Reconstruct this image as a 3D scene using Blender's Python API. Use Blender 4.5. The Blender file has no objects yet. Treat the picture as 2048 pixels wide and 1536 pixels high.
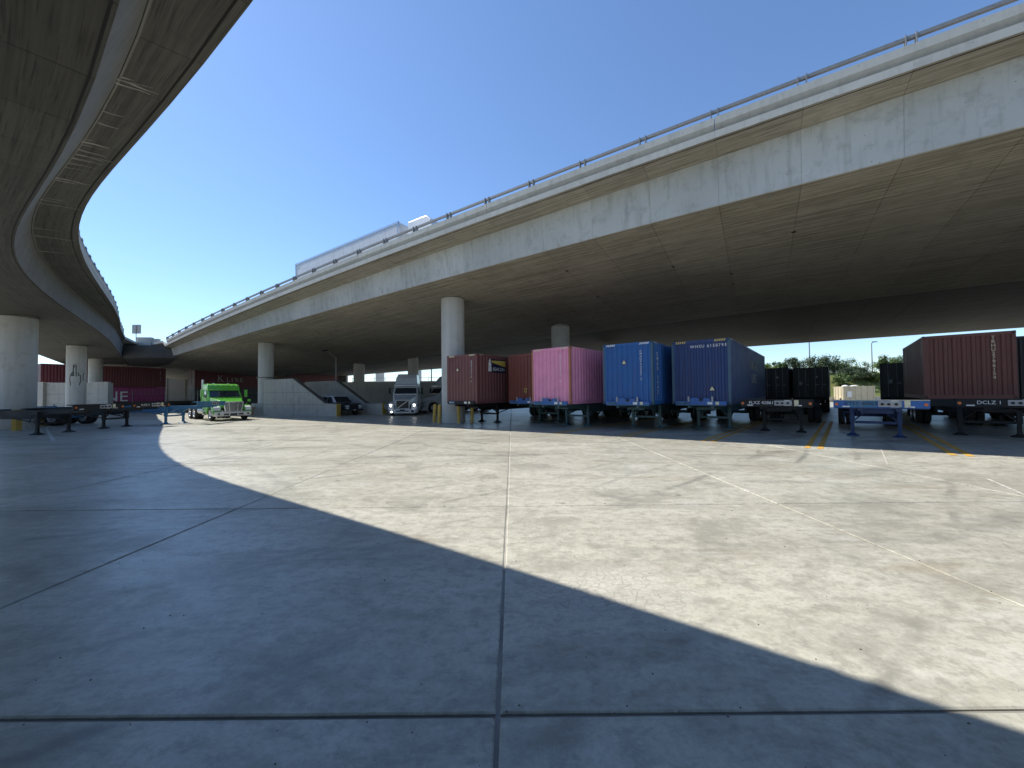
import bpy, bmesh, math, random
import numpy as np
from mathutils import Vector, Matrix

random.seed(7)
SC = bpy.context.scene
COL = SC.collection
R = math.radians

# ---------------------------------------------------------------- camera
F_PX = 769.0                      # focal length in pixels of the 2048 px wide photograph
CAM_H = 1.85
PITCH, ROLL = R(1.37), R(0.55)
_fw = np.array([0, math.cos(PITCH), math.sin(PITCH)])
_u0 = np.array([0, -math.sin(PITCH), math.cos(PITCH)])
_r0 = np.array([1.0, 0, 0])
_rt = math.cos(ROLL) * _r0 - math.sin(ROLL) * _u0
_up = math.sin(ROLL) * _r0 + math.cos(ROLL) * _u0
_C = np.array([0, 0, CAM_H])
cam = bpy.data.cameras.new('camera')
cam.sensor_width = 36.0
cam.lens = F_PX / 2048 * 36.0
cam.clip_start = 0.05
cam.clip_end = 5000
camo = bpy.data.objects.new('camera', cam)
COL.objects.link(camo)
m = Matrix.Identity(4)
for i in range(3):
    m[i][0], m[i][1], m[i][2], m[i][3] = _rt[i], _up[i], -_fw[i], _C[i]
camo.matrix_world = m
SC.camera = camo

# ---------------------------------------------------------------- sky, sun, exposure
SUN_S = (0.70, -0.32)             # ground shift of a shadow per metre of height
sun_dir = Vector((-SUN_S[0], -SUN_S[1], 1.0)).normalized()
w = bpy.data.worlds.new('World')
SC.world = w
w.use_nodes = True
nt = w.node_tree
nt.nodes.clear()
wo = nt.nodes.new('ShaderNodeOutputWorld')
bg = nt.nodes.new('ShaderNodeBackground')
sk = nt.nodes.new('ShaderNodeTexSky')
sk.sky_type = 'NISHITA'
sk.sun_disc = False
sk.sun_elevation = math.asin(sun_dir.z)
sk.sun_rotation = math.atan2(sun_dir.x, sun_dir.y)
sk.altitude = 0
sk.air_density = 1.0
sk.dust_density = 0.15
sk.ozone_density = 6.5
bg.inputs['Strength'].default_value = 0.147
nt.links.new(sk.outputs[0], bg.inputs['Color'])
nt.links.new(bg.outputs[0], wo.inputs['Surface'])
sl = bpy.data.lights.new('sun', 'SUN')
sl.energy = 4.8
sl.angle = R(0.53)
sl.color = (1.0, 0.94, 0.82)
slo = bpy.data.objects.new('sun', sl)
COL.objects.link(slo)
slo.rotation_euler = (-sun_dir).to_track_quat('-Z', 'Y').to_euler()
slo.location = (0, 0, 60)
SC.view_settings.view_transform = 'Standard'
SC.view_settings.look = 'None'
SC.view_settings.gamma = 1.0
SC.view_settings.use_curve_mapping = False
SC.view_settings.exposure = 0.44

# ---------------------------------------------------------------- pixel helpers (photo pixel -> direction)
def ray(x, y): return _fw + _rt * (x - 1024) / F_PX + _up * (768 - y) / F_PX
def atz(x, y, z):
    d = ray(x, y); return _C + d * ((z - CAM_H) / d[2])
def aty(x, y, Y):
    d = ray(x, y); return _C + d * (Y / d[1])

# ---------------------------------------------------------------- materials
MATS = {}
def newmat(name):
    mt = bpy.data.materials.new(name); mt.use_nodes = True
    n = mt.node_tree.nodes; b = n['Principled BSDF']
    return mt, mt.node_tree, b
def N(t, typ, **kw):
    nd = t.nodes.new(typ)
    for k, v in kw.items():
        if k.startswith('i_'): nd.inputs[k[2:].replace('_', ' ')].default_value = v
        else: setattr(nd, k, v)
    return nd
def L(t, a, b): t.links.new(a, b)
def ramp(t, fac, stops):
    r = t.nodes.new('ShaderNodeValToRGB'); e = r.color_ramp.elements
    while len(e) < len(stops): e.new(0.5)
    for q, (p, c) in zip(e, stops):
        q.position = p; q.color = (c[0], c[1], c[2], 1) if len(c) == 3 else c
    L(t, fac, r.inputs[0]); return r.outputs[0]
def mixc(t, fac, a, b, mode='MIX'):
    x = t.nodes.new('ShaderNodeMix'); x.data_type = 'RGBA'; x.blend_type = mode
    for s, v in ((x.inputs[0], fac), (x.inputs[6], a), (x.inputs[7], b)):
        if hasattr(v, 'links'): L(t, v, s)
        elif isinstance(v, (int, float)): s.default_value = v
        else: s.default_value = (v[0], v[1], v[2], 1)
    return x.outputs[2]
def math_(t, op, a, b=None, clamp=False):
    x = t.nodes.new('ShaderNodeMath'); x.operation = op; x.use_clamp = clamp
    for s, v in ((x.inputs[0], a), (x.inputs[1], b)):
        if v is None: continue
        if hasattr(v, 'links'): L(t, v, s)
        else: s.default_value = v
    return x.outputs[0]
def noise(t, vec, scale, detail=4, rough=0.55, dist=0.0):
    x = t.nodes.new('ShaderNodeTexNoise'); x.inputs['Scale'].default_value = scale
    x.inputs['Detail'].default_value = detail; x.inputs['Roughness'].default_value = rough
    x.inputs['Distortion'].default_value = dist
    L(t, vec, x.inputs['Vector']); return x.outputs[0]
def mapping(t, vec, scale=(1, 1, 1), rot=(0, 0, 0), loc=(0, 0, 0)):
    x = t.nodes.new('ShaderNodeMapping'); x.inputs['Scale'].default_value = scale
    x.inputs['Rotation'].default_value = rot; x.inputs['Location'].default_value = loc
    L(t, vec, x.inputs['Vector']); return x.outputs[0]
def bump(t, b, h, strength=0.3, dist=0.02):
    x = t.nodes.new('ShaderNodeBump'); x.inputs['Strength'].default_value = strength
    x.inputs['Distance'].default_value = dist
    L(t, h, x.inputs['Height']); L(t, x.outputs[0], b.inputs['Normal'])

def mat_concrete_wall(name, c0, c1, stain, rnd=0.12, board=False, uv=False, rough=0.85, drip=True):
    mt, t, b = newmat(name)
    geo = N(t, 'ShaderNodeNewGeometry'); P = geo.outputs['Position']
    if uv:
        tc = N(t, 'ShaderNodeTexCoord'); U = tc.outputs['UV']
    else: U = P
    big = noise(t, P, 0.35, 5, 0.6); med = noise(t, P, 2.3, 6, 0.65); fine = noise(t, P, 38, 3, 0.6)
    col = mixc(t, ramp(t, big, [(0.3, (0, 0, 0)), (0.7, (1, 1, 1))]), c0, c1)
    col = mixc(t, ramp(t, med, [(0.52, (0, 0, 0)), (0.75, (0.55, 0.55, 0.55))]), col, stain)
    if board:                                                   # boards run along the bridge (uv x)
        st = noise(t, mapping(t, U, (0.16, 9.0, 1)), 1.0, 4, 0.7)
        col = mixc(t, ramp(t, st, [(0.42, (0, 0, 0)), (0.66, (0.95, 0.95, 0.95))]), col, stain)
        st2 = noise(t, mapping(t, U, (0.7, 26, 1)), 1.0, 2, 0.6)
        col = mixc(t, ramp(t, st2, [(0.54, (0, 0, 0)), (0.70, (0.85, 0.85, 0.85))]), col, tuple(0.5 * x for x in stain))
    elif drip:                                                  # vertical rain streaks
        st = noise(t, mapping(t, P, (4.0, 4.0, 0.22)), 1.0, 4, 0.65)
        col = mixc(t, ramp(t, st, [(0.5, (0, 0, 0)), (0.74, (0.5, 0.5, 0.5))]), col, stain)
    pit = N(t, 'ShaderNodeTexVoronoi'); pit.inputs['Scale'].default_value = 3.1; L(t, P, pit.inputs['Vector'])
    col = mixc(t, ramp(t, pit.outputs['Distance'], [(0.035, (0.6, 0.6, 0.6)), (0.075, (0, 0, 0))]), col, tuple(0.4 * x for x in stain))
    oi = N(t, 'ShaderNodeObjectInfo')
    v = math_(t, 'ADD', math_(t, 'MULTIPLY', oi.outputs['Random'], rnd), 1.0 - rnd / 2)
    hs = N(t, 'ShaderNodeHueSaturation'); L(t, v, hs.inputs['Value']); L(t, col, hs.inputs['Color'])
    L(t, hs.outputs[0], b.inputs['Base Color'])
    b.inputs['Roughness'].default_value = rough
    h = math_(t, 'ADD', math_(t, 'MULTIPLY', med, 0.7), math_(t, 'MULTIPLY', fine, 0.3))
    if board: h = math_(t, 'ADD', h, math_(t, 'MULTIPLY', st, 1.0))
    bump(t, b, h, 0.35, 0.02)
    MATS[name] = mt; return mt

def mat_slab(name):
    mt, t, b = newmat(name)
    geo = N(t, 'ShaderNodeNewGeometry'); P = geo.outputs['Position']
    big = noise(t, mapping(t, P, (0.10, 0.34, 1)), 1.0, 6, 0.6, 0.6)
    med = noise(t, mapping(t, P, (0.5, 1.5, 1), (0, 0, 0.25)), 1.0, 7, 0.68, 0.8)
    swirl = noise(t, mapping(t, P, (0.35, 2.6, 1), (0, 0, -0.3)), 1.0, 5, 0.6, 1.5)
    fine = noise(t, P, 24, 5, 0.7); grit = noise(t, P, 120, 2, 0.6)
    col = mixc(t, ramp(t, big, [(0.33, (0, 0, 0)), (0.62, (1, 1, 1))]), (0.39, 0.38, 0.315), (0.57, 0.56, 0.485))
    col = mixc(t, ramp(t, med, [(0.50, (0, 0, 0)), (0.74, (0.85, 0.85, 0.85))]), col, (0.235, 0.222, 0.185))
    col = mixc(t, ramp(t, swirl, [(0.56, (0, 0, 0)), (0.80, (0.75, 0.75, 0.75))]), col, (0.60, 0.595, 0.55))
    blot = noise(t, mapping(t, P, (0.75, 1.0, 1), (0, 0, .4)), 1.0, 9, 0.72, 0.4)
    col = mixc(t, ramp(t, blot, [(0.36, (0.7, 0.7, 0.7)), (0.50, (0, 0, 0))]), col, (0.27, 0.265, 0.225))
    col = mixc(t, ramp(t, blot, [(0.54, (0, 0, 0)), (0.70, (0.8, 0.8, 0.8))]), col, (0.60, 0.59, 0.545))
    mot = noise(t, mapping(t, P, (1, 1.3, 1)), 5.5, 7, 0.75, 0.2)
    col = mixc(t, ramp(t, mot, [(0.38, (0.6, 0.6, 0.6)), (0.52, (0, 0, 0))]), col, (0.26, 0.25, 0.215))
    col = mixc(t, ramp(t, mot, [(0.56, (0, 0, 0)), (0.70, (0.6, 0.6, 0.6))]), col, (0.58, 0.57, 0.53))
    # rusty-brown run-off patches
    rst = noise(t, mapping(t, P, (0.22, 0.9, 1), (0, 0, 0.1), (9, 4, 0)), 1.0, 6, 0.65, 1.0)
    col = mixc(t, ramp(t, rst, [(0.58, (0, 0, 0)), (0.75, (0.55, 0.55, 0.55))]), col, (0.27, 0.205, 0.13))
    # rubber tyre arcs: rings around distant turning centres, broken up by noise
    for (cx, cy, per, wd, lo, seed) in ((-16.0, 30.0, 1.13, 0.10, 0.50, 3.0), (12.0, 34.0, 1.77, 0.12, 0.52, 8.0), (-5.0, 44.0, 2.3, 0.14, 0.5, 14.0)):
        s = N(t, 'ShaderNodeSeparateXYZ'); L(t, P, s.inputs[0])
        dx = math_(t, 'SUBTRACT', s.outputs[0], cx); dy = math_(t, 'SUBTRACT', s.outputs[1], cy)
        rr = math_(t, 'SQRT', math_(t, 'ADD', math_(t, 'MULTIPLY', dx, dx), math_(t, 'MULTIPLY', dy, dy)))
        wob = noise(t, mapping(t, P, (0.12, 0.12, 1), (0, 0, 0), (seed, seed, 0)), 1.0, 2)
        fr = math_(t, 'FRACT', math_(t, 'ADD', math_(t, 'DIVIDE', rr, per), math_(t, 'MULTIPLY', wob, 1.5)))
        ring = ramp(t, fr, [(0.0, (0, 0, 0)), (wd * 0.5, (1, 1, 1)), (wd, (1, 1, 1)), (wd * 1.6, (0, 0, 0))])
        brk = noise(t, mapping(t, P, (0.3, 0.3, 1), (0, 0, 0), (seed * 2, 0, 0)), 1.0, 5, 0.7)
        f = math_(t, 'MULTIPLY', ring, ramp(t, brk, [(lo, (0, 0, 0)), (lo + 0.16, (0.55, 0.55, 0.55))]))
        col = mixc(t, f, col, (0.13, 0.125, 0.115))
    # spalled, map-cracked pale patch
    vor = N(t, 'ShaderNodeTexVoronoi'); vor.feature = 'DISTANCE_TO_EDGE'; vor.inputs['Scale'].default_value = 9
    L(t, mapping(t, P, (1, 1.6, 1)), vor.inputs['Vector'])
    pn = noise(t, mapping(t, P, (0.45, 0.55, 1), (0, 0, 0), (3.3, 1.2, 0)), 1.0, 5, 0.6)
    sx_ = N(t, 'ShaderNodeSeparateXYZ'); L(t, P, sx_.inputs[0])
    ddx = math_(t, 'MULTIPLY', math_(t, 'SUBTRACT', sx_.outputs[0], 1.15), .62); ddy = math_(t, 'SUBTRACT', sx_.outputs[1], 3.55)
    rad = math_(t, 'SQRT', math_(t, 'ADD', math_(t, 'MULTIPLY', ddx, ddx), math_(t, 'MULTIPLY', ddy, ddy)))
    pn = math_(t, 'ADD', pn, math_(t, 'MULTIPLY', math_(t, 'SUBTRACT', 1.0, rad, True), .20))
    pm = ramp(t, pn, [(0.60, (0, 0, 0)), (0.72, (1, 1, 1))])
    col = mixc(t, math_(t, 'MULTIPLY', pm, 0.45), col, (0.55, 0.535, 0.485))
    col = mixc(t, math_(t, 'MULTIPLY', pm, ramp(t, vor.outputs['Distance'], [(0.0, (0.7, 0.7, 0.7)), (0.05, (0, 0, 0))])), col, (0.22, 0.21, 0.18))
    # oil spots
    sp = N(t, 'ShaderNodeTexVoronoi'); sp.inputs['Scale'].default_value = 0.9; L(t, P, sp.inputs['Vector'])
    col = mixc(t, ramp(t, sp.outputs['Distance'], [(0.03, (0.6, 0.6, 0.6)), (0.07, (0, 0, 0))]), col, (0.10, 0.095, 0.09))
    col = mixc(t, ramp(t, fine, [(0.3, (0.35, 0.35, 0.35)), (0.55, (0, 0, 0))]), col, (0.20, 0.19, 0.165))
    col = mixc(t, ramp(t, grit, [(0.60, (0, 0, 0)), (0.8, (0.35, 0.35, 0.35))]), col, (0.5, 0.49, 0.46))
    oi = N(t, 'ShaderNodeObjectInfo')
    hs = N(t, 'ShaderNodeHueSaturation'); L(t, math_(t, 'ADD', math_(t, 'MULTIPLY', oi.outputs['Random'], 0.09), 0.955), hs.inputs['Value'])
    L(t, col, hs.inputs['Color']); L(t, hs.outputs[0], b.inputs['Base Color'])
    nz_ = N(t, 'ShaderNodeSeparateXYZ'); L(t, geo.outputs['True Normal'], nz_.inputs[0])
    edge = math_(t, 'LESS_THAN', nz_.outputs[2], .97)          # broken arrises at the joints are rough
    L(t, mixc(t, edge, ramp(t, med, [(0.3, (0.27, 0.27, 0.27)), (0.7, (0.46, 0.46, 0.46))]), (1, 1, 1)), b.inputs['Roughness'])
    b.inputs['Specular IOR Level'].default_value = 0.5
    h = math_(t, 'ADD', math_(t, 'MULTIPLY', fine, 0.6), math_(t, 'MULTIPLY', grit, 0.25))
    h = math_(t, 'ADD', h, math_(t, 'MULTIPLY', med, 0.5))
    bump(t, b, h, 0.22, 0.012)
    MATS[name] = mt; return mt

def mat_paint(name, c, rough=0.45, dirt=(0.12, 0.10, 0.08), amount=0.35, metal=0.0, scale=1.0, coat=0.0, rnd=0.0):
    mt, t, b = newmat(name)
    tc = N(t, 'ShaderNodeTexCoord'); P = tc.outputs['Object']
    n1 = noise(t, P, 1.6 * scale, 6, 0.68); n2 = noise(t, mapping(t, P, (6, 6, 0.5)), scale, 4, 0.65); n3 = noise(t, P, 22 * scale, 3)
    col = mixc(t, ramp(t, n1, [(0.35, (0, 0, 0)), (0.7, (1, 1, 1))]), c, tuple(min(1, 0.82 * x + 0.015) for x in c))
    col = mixc(t, ramp(t, n2, [(0.52, (0, 0, 0)), (0.78, (amount, amount, amount))]), col, dirt)
    col = mixc(t, ramp(t, n3, [(0.66, (0, 0, 0)), (0.8, (amount, amount, amount))]), col, dirt)
    L(t, col, b.inputs['Base Color'])
    L(t, ramp(t, n1, [(0.3, (rough * 0.85,) * 3), (0.75, (min(1, rough * 1.3),) * 3)]), b.inputs['Roughness'])
    b.inputs['Metallic'].default_value = metal
    b.inputs['Coat Weight'].default_value = coat; b.inputs['Coat Roughness'].default_value = 0.08
    bump(t, b, n1, 0.06, 0.02)
    MATS[name] = mt; return mt

def mat_flat(name, c, rough=0.5, metal=0.0, emit=0.0):
    mt, t, b = newmat(name)
    tc = N(t, 'ShaderNodeTexCoord'); n1 = noise(t, tc.outputs['Object'], 9, 4)
    L(t, mixc(t, ramp(t, n1, [(0.35, (0, 0, 0)), (0.75, (1, 1, 1))]), c, tuple(0.8 * x for x in c)), b.inputs['Base Color'])
    b.inputs['Roughness'].default_value = rough; b.inputs['Metallic'].default_value = metal
    if emit:
        b.inputs['Emission Color'].default_value = (1, 0.96, 0.88, 1); b.inputs['Emission Strength'].default_value = emit
    MATS[name] = mt; return mt

def mat_glass(name, c=(0.02, 0.03, 0.04)):
    mt, t, b = newmat(name)
    b.inputs['Base Color'].default_value = (*c, 1); b.inputs['Roughness'].default_value = 0.04
    b.inputs['Specular IOR Level'].default_value = 0.7
    MATS[name] = mt; return mt

mat_slab('yard_concrete')
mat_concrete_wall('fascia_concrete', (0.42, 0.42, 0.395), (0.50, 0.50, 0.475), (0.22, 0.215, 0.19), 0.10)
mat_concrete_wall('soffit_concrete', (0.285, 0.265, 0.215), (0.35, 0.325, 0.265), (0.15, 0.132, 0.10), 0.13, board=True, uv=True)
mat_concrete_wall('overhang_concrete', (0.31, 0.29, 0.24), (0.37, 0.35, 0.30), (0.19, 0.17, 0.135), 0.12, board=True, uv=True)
mat_concrete_wall('barrier_concrete', (0.44, 0.43, 0.39), (0.50, 0.49, 0.45), (0.30, 0.285, 0.25), 0.06)
mat_concrete_wall('column_concrete', (0.46, 0.455, 0.43), (0.52, 0.515, 0.49), (0.30, 0.285, 0.25), 0.05)
mat_concrete_wall('wall_concrete', (0.38, 0.37, 0.34), (0.46, 0.45, 0.42), (0.22, 0.205, 0.175), 0.05)
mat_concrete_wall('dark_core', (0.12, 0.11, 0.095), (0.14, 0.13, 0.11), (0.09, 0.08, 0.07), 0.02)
mat_concrete_wall('joint_filler_dull', (0.13, 0.125, 0.11), (0.28, 0.27, 0.24), (0.10, 0.09, 0.08), 0.1, drip=False)
mat_concrete_wall('joint_filler', (0.12, 0.115, 0.10), (0.50, 0.485, 0.44), (0.10, 0.09, 0.08), 0.1, drip=False)
mat_concrete_wall('efflorescence', (0.30, 0.29, 0.25), (0.38, 0.365, 0.32), (0.24, 0.23, 0.19), 0.2, drip=False)
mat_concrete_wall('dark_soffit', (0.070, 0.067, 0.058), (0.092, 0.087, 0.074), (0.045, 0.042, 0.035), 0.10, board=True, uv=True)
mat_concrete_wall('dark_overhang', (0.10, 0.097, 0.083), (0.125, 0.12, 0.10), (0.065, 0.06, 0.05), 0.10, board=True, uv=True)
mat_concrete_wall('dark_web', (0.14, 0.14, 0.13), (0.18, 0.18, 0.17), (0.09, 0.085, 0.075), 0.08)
mat_flat('galvanised', (0.27, 0.27, 0.265), 0.55, 0.4)

# ---------------------------------------------------------------- mesh building
def mesh_obj(name, verts, faces, mat, parent=None, smooth=None, uvs=None, recalc=True):
    me = bpy.data.meshes.new(name)
    me.from_pydata([tuple(map(float, v)) for v in verts], [], faces)
    if uvs is not None:
        ul = me.uv_layers.new(name='uv')
        for lp in me.loops: ul.data[lp.index].uv = uvs[lp.vertex_index]
    if recalc:
        bm = bmesh.new(); bm.from_mesh(me); bmesh.ops.recalc_face_normals(bm, faces=bm.faces); bm.to_mesh(me); bm.free()
    if smooth is not None:
        for p in me.polygons: p.use_smooth = True
        me.set_sharp_from_angle(angle=R(smooth))
    if isinstance(mat, str): mat = MATS[mat]
    me.materials.append(mat)
    o = bpy.data.objects.new(name, me); COL.objects.link(o)
    if parent: o.parent = parent
    return o
class MB:
    def __init__(s): s.v = []; s.f = []
    def add(s, vs, fs):
        k = len(s.v); s.v += [tuple(p) for p in vs]; s.f += [tuple(i + k for i in q) for q in fs]; return s
    def box(s, x0, x1, y0, y1, z0, z1, M=None):
        vs = [(x, y, z) for z in (z0, z1) for (x, y) in ((x0, y0), (x1, y0), (x1, y1), (x0, y1))]
        if M is not None: vs = [tuple(M @ Vector(p)) for p in vs]
        return s.add(vs, [(0, 3, 2, 1), (4, 5, 6, 7), (0, 1, 5, 4), (1, 2, 6, 5), (2, 3, 7, 6), (3, 0, 4, 7)])
    def bar(s, a, b, w, h=None):                      # square bar from a to b
        h = h or w; a = Vector(a); b = Vector(b); d = (b - a); ln = d.length; q = d.to_track_quat('Y', 'Z')
        M = Matrix.Translation(a) @ q.to_matrix().to_4x4()
        return s.box(-w / 2, w / 2, 0, ln, -h / 2, h / 2, M)
    def tube(s, a, b, r, n=10, r2=None, caps=True):
        r2 = r if r2 is None else r2
        a = Vector(a); b = Vector(b); q = (b - a).to_track_quat('Z', 'Y'); vs = []
        for c, rr in ((a, r), (b, r2)):
            for i in range(n):
                th = 2 * math.pi * i / n; vs.append(tuple(c + q @ Vector((rr * math.cos(th), rr * math.sin(th), 0))))
        fs = [(i, (i + 1) % n, n + (i + 1) % n, n + i) for i in range(n)]
        if caps: fs += [tuple(range(n - 1, -1, -1)), tuple(range(n, 2 * n))]
        return s.add(vs, fs)
    def prism(s, pts, d, M=None):                     # polygon (x,z) swept along y from d[0] to d[1]
        n = len(pts); vs = [(x, d[0], z) for x, z in pts] + [(x, d[1], z) for x, z in pts]
        if M is not None: vs = [tuple(M @ Vector(p)) for p in vs]
        return s.add(vs, [tuple(range(n)), tuple(range(2 * n - 1, n - 1, -1))] + [(i, n + i, n + (i + 1) % n, (i + 1) % n) for i in range(n)])
    def loft(s, rings, caps=True, close=True):
        n = len(rings[0]); vs = [p for r_ in rings for p in r_]; fs = []
        for k in range(len(rings) - 1):
            for i in range(n if close else n - 1):
                j = (i + 1) % n; fs.append((k * n + i, k * n + j, (k + 1) * n + j, (k + 1) * n + i))
        if caps: fs += [tuple(range(n - 1, -1, -1)), tuple(range((len(rings) - 1) * n, len(rings) * n))]
        return s.add(vs, fs)
    def build(s, name, mat, parent=None, smooth=None, bevel=0):
        o = mesh_obj(name, s.v, s.f, mat, parent, smooth)
        if bevel:
            b = o.modifiers.new('bevel', 'BEVEL'); b.width = bevel; b.segments = 2; b.limit_method = 'ANGLE'; b.angle_limit = R(35)
            b.harden_normals = False
        return o
def tag(o, label=None, cat=None, group=None, kind=None):
    if label: o['label'] = label
    if cat: o['category'] = cat
    if group: o['group'] = group
    if kind: o['kind'] = kind
    return o
def empty(name, loc=(0, 0, 0), rz=0.0):
    o = bpy.data.objects.new(name, None); COL.objects.link(o); o.location = loc; o.rotation_euler = (0, 0, rz)
    o.empty_display_size = 0.2; return o

# ---------------------------------------------------------------- ground: one sheet, cast slabs on it
def ground():
    g = mesh_obj('ground', [(-900, -500, -0.03), (900, -500, -0.03), (900, 1500, -0.03), (-900, 1500, -0.03)], [(0, 1, 2, 3)], 'yard_concrete')
    tag(g, kind='structure')
    xs = [-0.1 + 4.42 * k + 0.05 * math.sin(3.1 * k) for k in range(-10, 9)]
    ys = [2.26 + 4.06 * k + 0.04 * math.sin(2.3 * k) for k in range(-3, 12)]
    gap = 0.013
    for j in range(len(ys) - 1):
        for i in range(len(xs) - 1):
            x0, x1, y0, y1 = xs[i] + gap, xs[i + 1] - gap, ys[j] + gap, ys[j + 1] - gap
            cx, cy = (x0 + x1) / 2, (y0 + y1) / 2; c = 0.012
            hx, hy = (x1 - x0) / 2, (y1 - y0) / 2
            dz = random.uniform(-0.0015, 0.0015)
            vs = [(-hx, -hy, -0.03), (hx, -hy, -0.03), (hx, hy, -0.03), (-hx, hy, -0.03),
                  (-hx, -hy, -0.008), (hx, -hy, -0.008), (hx, hy, -0.008), (-hx, hy, -0.008),
                  (-hx + c, -hy + c, dz), (hx - c, -hy + c, dz), (hx - c, hy - c, dz), (-hx + c, hy - c, dz)]
            fs = [(0, 1, 5, 4), (1, 2, 6, 5), (2, 3, 7, 6), (3, 0, 4, 7), (4, 5, 9, 8), (5, 6, 10, 9), (6, 7, 11, 10), (7, 4, 8, 11), (8, 9, 10, 11)]
            o = mesh_obj('slab', vs, fs, 'yard_concrete', g); o.location = (cx, cy, 0)
    for i, x in enumerate(xs):
        MB().box(x - gap * 1.3, x + gap * 1.3, ys[0], ys[-1], -0.028, -0.010 - 0.004 * (i % 3)).build('joint_filler', 'joint_filler', g)
    for i, y in enumerate(ys):
        MB().box(xs[0], xs[-1], y - gap * 1.3, y + gap * 1.3, -0.028, -0.012 - 0.004 * (i % 2)).build('joint_filler', 'joint_filler_dull', g)
    return g
ground()

# ---------------------------------------------------------------- bridges
def fit_path(pix, deg=3, n_ext0=0.0, n_ext1=0.0, step=2.44):
    P = np.array([atz(x, y, z) for x, y, z in pix])
    s = np.concatenate([[0], np.cumsum(np.linalg.norm(np.diff(P, axis=0), axis=1))])
    co = [np.polyfit(s, P[:, k], deg if k < 2 else 2) for k in range(3)]
    def ev(t):
        tt = np.clip(t, 0, s[-1])
        p = np.array([np.polyval(c, tt) for c in co]); d = np.array([np.polyval(np.polyder(c), tt) for c in co])
        return p + d * (t - tt)
    ts = np.arange(-n_ext0, s[-1] + n_ext1 + 0.01, step)
    return np.array([ev(t) for t in ts]), s[-1]

def frames(path, side):
    T = np.gradient(path, axis=0); T[:, 2] = 0; T /= np.linalg.norm(T, axis=1)[:, None]
    O = np.stack([T[:, 1], -T[:, 0], np.zeros(len(T))], 1) * side
    return T, O
def sec(path, O, i, u, z): return path[i] + O[i] * u + np.array([0, 0, z])

def panel(name, path, O, i, a, b, mat, parent, s0, gap=0.005, th=0.05, gu=0.003, a1=None, b1=None):
    """one cast panel between stations i and i+1 and section points a and b (u, z); its outer face is on the line a-b"""
    def prep(a, b):
        a = np.array(a, float); b = np.array(b, float); d = b - a; ln = np.linalg.norm(d); d = d / ln
        nin = np.array([-d[1], d[0]]); return a + d * gu, b - d * gu, nin, ln
    A0, B0, n0, ln = prep(a, b); A1, B1, n1, _ = prep(a if a1 is None else a1, b if b1 is None else b1)
    seg = np.linalg.norm(path[i + 1] - path[i]); g = gap / seg
    def P(f, q0, q1):
        p0 = sec(path, O, i, *q0); p1 = sec(path, O, i + 1, *q1); return p0 + (p1 - p0) * f
    outer = [P(g, A0, A1), P(1 - g, A0, A1), P(1 - g, B0, B1), P(g, B0, B1)]
    inner = [P(g, A0 + n0 * th, A1 + n1 * th), P(1 - g, A0 + n0 * th, A1 + n1 * th), P(1 - g, B0 + n0 * th, B1 + n1 * th), P(g, B0 + n0 * th, B1 + n1 * th)]
    ofs = a[0] * 1.0
    uv = [(x, y + ofs) for x, y in [(s0, 0), (s0 + seg, 0), (s0 + seg, ln), (s0, ln)]] * 2
    return mesh_obj(name, outer + inner, [(0, 1, 2, 3), (4, 7, 6, 5), (0, 4, 5, 1), (1, 5, 6, 2), (2, 6, 7, 3), (3, 7, 4, 0)], mat, parent, uvs=uv)

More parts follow.
